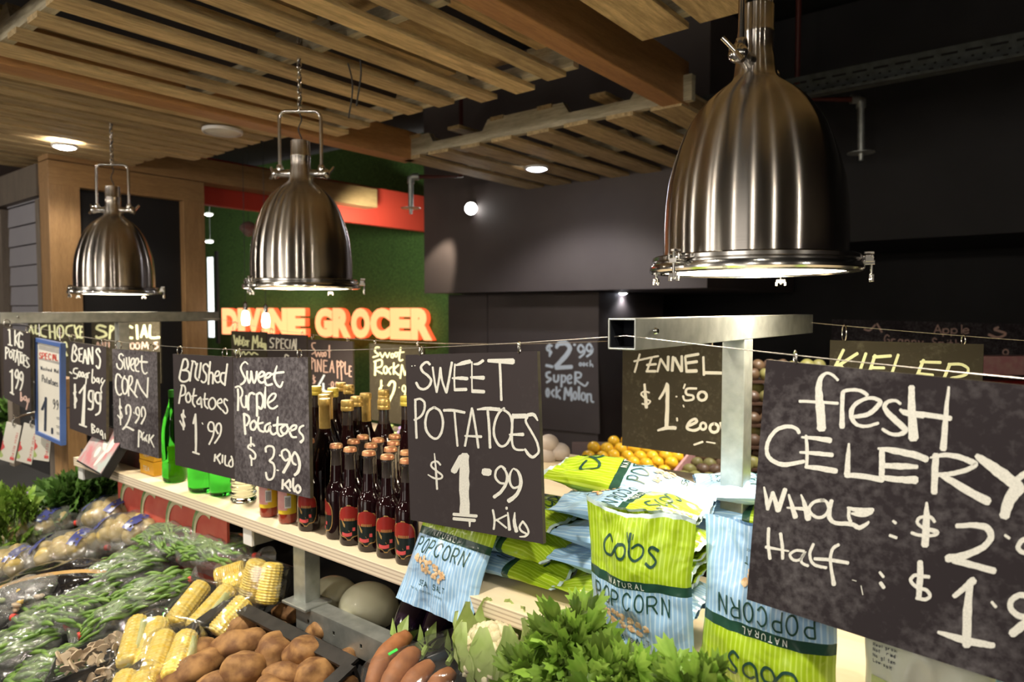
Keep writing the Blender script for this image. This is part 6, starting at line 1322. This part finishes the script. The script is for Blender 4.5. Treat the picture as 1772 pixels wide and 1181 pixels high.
mineral(384, 856, 'second green glass bottle behind the broad one', [(.03, 0), (.034, .006), (.035, .02), (.035, .12), (.03, .15), (.018, .18), (.015, .19)], M['greenglass'])
ribs = [(.030, 0)]+[(.034+.0022*math.sin(i*1.25), .004+.0035*i) for i in range(40)]+[(.018, .17), (.015, .19)]
mineral(422, 868, 'clear ribbed bottle beside the Sweet Purple board', ribs, M['clearglass'], name='ribbed_bottle')
# boxes on the shelf
def carton(label, px, py, w, d, h, m, rz=0, z=0, text=None):
    p = onz(px, py, SZ); t = thing('carton', label, 'carton', (p.x, p.y, SZ+z), (0, 0, rz)); mk('box', MB().bb((-w/2, 0, .0005), (w/2, d, h)), m, t, local=True, bevel=.002)
    mk('lid_flap', MB().bb((-w/2-.001, -.0012, h-.012), (w/2+.001, d+.001, h+.001)), m, t, local=True)
    if text:
        q = MB(); strokes(q, font_line(text, 0, 0, .012, .014, .002, .016), lambda x, y, o: Vector((-w*.2+x, -.0022-o, h*.62-y)), .0022, .02, 3, None, 0); mk('white_lettering', q, M['ink_white'], t, local=True)
carton('lower yellow carton behind the mineral water bottle', 254, 822, .10, .08, .046, M['yellowbox'], .0, 0, 'TEA')
carton('upper yellow carton resting on the lower one', 254, 822, .10, .08, .046, M['yellowbox'], .02, .0475, 'TEA')
carton('dark red carton left of the yellow ones', 221, 806, .20, .08, .085, M['redbox'], 0)
carton('small striped carton behind the Sweet CORN board', 206, 792, .10, .07, .19, M['bluegrey'], 0)
# leaning printed board
p = onz(152, 812, SZ); t = thing('leaning_print', 'black backed picture of fruit leaning at the left shelf end', 'picture', (p.x, p.y, SZ+.003), (R_(-32), 0, R_(-6)))
mk('board', MB().bb((-.15, 0, 0), (.15, .030, .155)), M['black'], t, local=True, bevel=.002)
mk('photo_print', MB().bb((-.145, -.0012, .006), (.145, 0, .150)), M['photo'], t, local=True)
q = MB()
for (x, z, a, b_, rr_) in ((.03, .09, .035, .012, .4), (.06, .05, .014, .04, .5), (.0, .06, .02, .02, 0), (.085, .10, .022, .03, 0)): q.lathe([(0, .001), (.5, .0005), (1, 0)], 16, (x, -.0016, z), Matrix.Rotation(rr_, 3, 'Y') @ Matrix.Diagonal((a, 1, b_)) @ Matrix.Rotation(PI/2, 3, 'X'), cap=False)
mk('fruit_print', q, M['paper'], t, local=True)
# printed watermelon carton below the shelf
wy = 1.0
t = thing('watermelon_carton', 'open carton printed with red watermelon slices below the shelf', 'carton', (-2.15, wy, .78))
mk('panel', MB().bb((-2.56, wy, .79), (-1.83, wy+.008, 1.015)), M['wm_red'], t)
q1, q2 = MB(), MB()
for k, x in enumerate((-2.46, -2.30, -2.12, -1.95)):
    for q, r0, r1, o in ((q1, .088, .105, .0012), (q2, .075, .090, .0020)):
        vs = []
        for i in range(17):
            a = PI*.35+PI*.85*i/16; vs += [(x+math.cos(a)*r0*.8, wy-o, .915+math.sin(a)*r0), (x+math.cos(a)*r1*.8, wy-o, .915+math.sin(a)*r1)]
        q.add(vs, [(2*i, 2*i+2, 2*i+3, 2*i+1) for i in range(16)])
mk('rind_print', q1, M['wm_green'], t); mk('pale_rind_print', q2, M['wm_pale'], t)
# ------------------------------------------------------------------ far left card stand
cx0 = D(62, 800, 3.05)
t = thing('card_stand', 'dark panel on grey timber posts behind the hanging cards', 'stand', (cx0.x, cx0.y+.1, 0))
pA = D(14, 800, 3.3); pB = D(95, 800, 3.0); yP = pB.y
mk('post', MB().bb((pB.x-.06, yP, 0), (pB.x+.0, yP+.06, 1.25)), M['greywood'], t); mk('post', MB().bb((pB.x-.62, yP, 0), (pB.x-.55, yP+.06, 1.15)), M['greywood'], t)
mk('oak_side', MB().bb((pB.x, yP, 0), (pB.x+.16, yP+.05, 1.3)), M['frame_wood'], t)
mk('panel', MB().bb((pB.x-.55, yP+.03, .3), (pB.x-.06, yP+.05, 1.25)), M['black'], t)
for k, (px, py, tl, lab) in enumerate(((10, 762, -.25, 'leftmost hanging recipe card'), (40, 764, -.25, 'middle hanging recipe card in front'), (70, 760, -.12, 'right hanging recipe card'))):
    c = D(px, py, 2.85-.03*k); tt = thing('hanging_card', lab, 'card', c-Vector((0, 0, .09)), (0, -tl, R_(34)), group='printed cards on wire hooks')
    mk('card', MB().bb((-.034, -.001, -.0), (.034, .001, .165)), M['paper'], tt, local=True)
    q = MB()
    for s in range(12): q.add([(-.034, -.0016, .01+.006*s), (-.025+.006*math.sin(s), -.0016, .01+.006*s), (-.025+.006*math.sin(s+1), -.0016, .016+.006*s), (-.034, -.0016, .016+.006*s)], [(0, 1, 2, 3)], 0 if s < 5 else 1)
    mk('edge_print', q, [M['leafpale'], M['lbl_hot']], tt, local=True)
    q = MB(); strokes(q, font_line('FRESH RECIPE', 0, 0, .006, .008, .001, .0095), lambda x, y, o: Vector((.026-y, -.0018-o, .13-x)), .0012, .02, 3, None, 0); mk('red_lettering', q, M['lbl_hot'], tt, local=True)
    mk('red_print', MB().box((.022, -.0016, .018), (.018, .0008, .012)), M['lbl_hot'], tt, local=True)
    q = MB(); q.tube([(0, .12, .20), (0, 0, .195), (0, -.012, .18), (0, -.004, .158), (0, .008, .165)], .0035, 8); q.tube([(.02, .12, .21), (.02, -.03, .20), (.02, -.04, .215)], .003, 8); mk('wire_hook', q, M['chrome'], tt, 60, local=True)
# blue flowers
c = D(40, 878, 2.5); t = thing('flower_bunch', 'pale blue violet flowers behind the first potato bag', 'flowers', c-Vector((0, 0, .05)))
for i in range(26):
    p = c+Vector((rl.uniform(-.09, .09), rl.uniform(-.05, .05), rl.uniform(-.05, .05))); mk('flower', MB().ell(p, (.012, .012, .009), 8, 5, .5, 3, i), M['violet'], t, 180)
# ------------------------------------------------------------------ fruit stalls behind
ORG = meshof('orange', MB().ell((0, 0, 0), (.036, .036, .034), 20, 14, .03, 1, 1), M['orange'], 180)
AVO = [meshof('fruit', MB().ell((0, 0, 0), (.038, .034, .036), 18, 12, .08, 1.2, i), M['avo' if i < 2 else 'avo2'], 180) for i in range(3)]
def pl(px, py, y0=835, y1=755, d0=3.15, d1=3.95, lift=0):
    t_ = (y0-py)/(y0-y1); return D(px, py, d0+(d1-d0)*t_)
bA, bB, bC, bD = pl(990, 850), pl(1420, 880), pl(1420, 745), pl(990, 745)
b = MB(); dn = Vector((0, 0, -.07)); vs = [v+dn for v in (bA, bB, bC, bD)]; vs += [Vector((v.x, v.y, 0)) for v in vs]
b.add(vs, [(0, 1, 2, 3), (7, 6, 5, 4), (0, 4, 5, 1), (1, 5, 6, 2), (2, 6, 7, 3), (3, 7, 4, 0)]); mk('fruit_stand', b, M['drk_wood'], label='sloping stand carrying oranges and brown fruit at the back', cat='stand')
row = 0; n_o = 0
py = 842
while py > 755:
    px = 1018+(row % 2)*11+max(0, (800-py))*.0; lim = 1195+(800-py)*.55 if py > 780 else 1215
    while px < 1300:
        div = 1168+(822-py)*.79
        if px < div-10:
            if py > 765 or (1040 < px):
                if not (px < 1060 and py < 770):
                    inst('orange', ORG, pl(px+random.uniform(-2, 2), py+random.uniform(-2, 2)), (random.random()*3, random.random()*3, 0), random.uniform(.92, 1.08), label='bright orange in the pile at the back, left of the divider', cat='orange', group='oranges piled on the rear stand')
        elif px > div+12:
            inst('brown_fruit', AVO[random.randrange(3)], pl(px+random.uniform(-2, 2), py+random.uniform(-2, 2)), (random.random()*3, random.random()*3, 0), random.uniform(.9, 1.1), label='brown green fruit in the pile right of the divider', cat='fruit', group='brown green fruit on the rear stand')
        px += 22
    py -= 13; row += 1
a0_, a1_ = pl(1160, 832), pl(1205, 775); q = MB(); q.add([a0_+Vector((0, 0, -.06)), a1_+Vector((0, 0, -.06)), a1_+Vector((0, 0, .03)), a0_+Vector((0, 0, .03))]+[v+RR*.014 for v in (a0_+Vector((0, 0, -.06)), a1_+Vector((0, 0, -.06)), a1_+Vector((0, 0, .03)), a0_+Vector((0, 0, .03)))], [(0, 1, 2, 3), (7, 6, 5, 4), (0, 4, 5, 1), (1, 5, 6, 2), (2, 6, 7, 3), (3, 7, 4, 0)])
mk('stand_divider', q, M['lbl_pink'], label='thin pinkish divider board between the oranges and brown fruit', cat='divider')
# steep rack of brown fruit right of the steel post
rk = thing('fruit_rack', 'steep dark rack right of the steel post holding brown green fruit', 'rack', D(1330, 800, 3.5))
for k in range(6):
    a = D(1296, 660+k*38, 3.55-.03*k); b2 = D(1420, 660+k*38, 3.55-.03*k); q = MB(); q.add([a, b2, b2+F0*.12, a+F0*.12]+[v+Vector((0, 0, -.012)) for v in (a, b2, b2+F0*.12, a+F0*.12)], [(0, 1, 2, 3), (7, 6, 5, 4), (0, 4, 5, 1), (1, 5, 6, 2), (2, 6, 7, 3), (3, 7, 4, 0)]); mk('shelf_board', q, M['drk_wood'], rk)
    for j in range(6):
        for l in range(2):
            inst('brown_fruit', AVO[random.randrange(3)], D(1303+j*21+l*9, 660+k*38-11-l*15, 3.60-.03*k+.05*l), (random.random()*3, random.random()*3, 0), random.uniform(.85, 1.05), label='brown green fruit on the steep rack beside the steel post', cat='fruit', group='brown green fruit on the steep rack')
mk('rack_back', (lambda q: (q.add([D(1290, 640, 3.85), D(1440, 640, 3.85), D(1440, 900, 3.7), D(1290, 900, 3.7)]+[v+F0*.02 for v in (D(1290, 640, 3.85), D(1440, 640, 3.85), D(1440, 900, 3.7), D(1290, 900, 3.7))], [(0, 1, 2, 3), (7, 6, 5, 4), (0, 4, 5, 1), (1, 5, 6, 2), (2, 6, 7, 3), (3, 7, 4, 0)]), q)[-1])(MB()), M['black'], rk)
# pale onions seen between the boards
EG = meshof('pale_onion', MB().ell((0, 0, 0), (.040, .036, .033), 20, 14, .05, 1, 1), M['egg_w'], 180)
for k, (px, py, lab) in enumerate(((968, 782, 'largest pale round onion behind the popcorn, rightmost of three'), (946, 788, 'pale round onion lower left of three behind the popcorn'), (950, 768, 'pale round onion at the top of three behind the popcorn'))):
    inst('pale_onion', EG, D(px, py, 2.45), (0, .3*k, k), 1, label=lab, cat='onion', group='pale onions behind the popcorn')
pe = D(958, 800, 2.45); mk('onion_bowl', MB().lathe([(.05, -.08), (.10, -.04), (.115, .0), (.11, .0), (.095, -.035), (.0, -.07)], 28, pe+Vector((0, 0, -.0))), M['tray_b'], smooth=50, label='dark bowl under the pale onions', cat='bowl')
# red goods at far right
mk('carton', MB().box(D(1745, 632, 3.6), (.34, .1, .10), 0, Matrix.Rotation(R_(38), 3, 'Z')), M['lbl_pink'], label='pale carton behind the right end of the KIFLER board', cat='carton', bevel=.003)
mk('carton', MB().box(D(1745, 668, 3.6), (.34, .1, .06), 0, Matrix.Rotation(R_(38), 3, 'Z')), M['lbl_red'], label='red carton under the pale one at the right edge', cat='carton', bevel=.003)
pc = D(1745, 668, 3.6); mk('carton_stand', MB().box((pc.x, pc.y, (pc.z-.031)/2), (.40, .3, pc.z-.031), 0, Matrix.Rotation(R_(38), 3, 'Z')), M['drk_wood'], label='dark timber stand under the red carton at the right edge', cat='stand')
# violet goods glimpsed behind the bottles
c = D(692, 752, 2.6); t = thing('flower_bunch', 'small purple flowers glimpsed behind the tall bottles', 'flowers', c-Vector((0, 0, .05)))
for i in range(22):
    p = c+Vector((rl.uniform(-.07, .07), rl.uniform(-.03, .03), rl.uniform(-.03, .03))); mk('flower', MB().ell(p, (.011, .011, .009), 8, 5, .5, 3, i), M['violet'] if i % 3 else M['leafpale'], t, 180)
for o in bpy.data.objects:
    if o.type == 'EMPTY' and o.parent is None and not o.get('label'): print('NOLABEL', o.name)
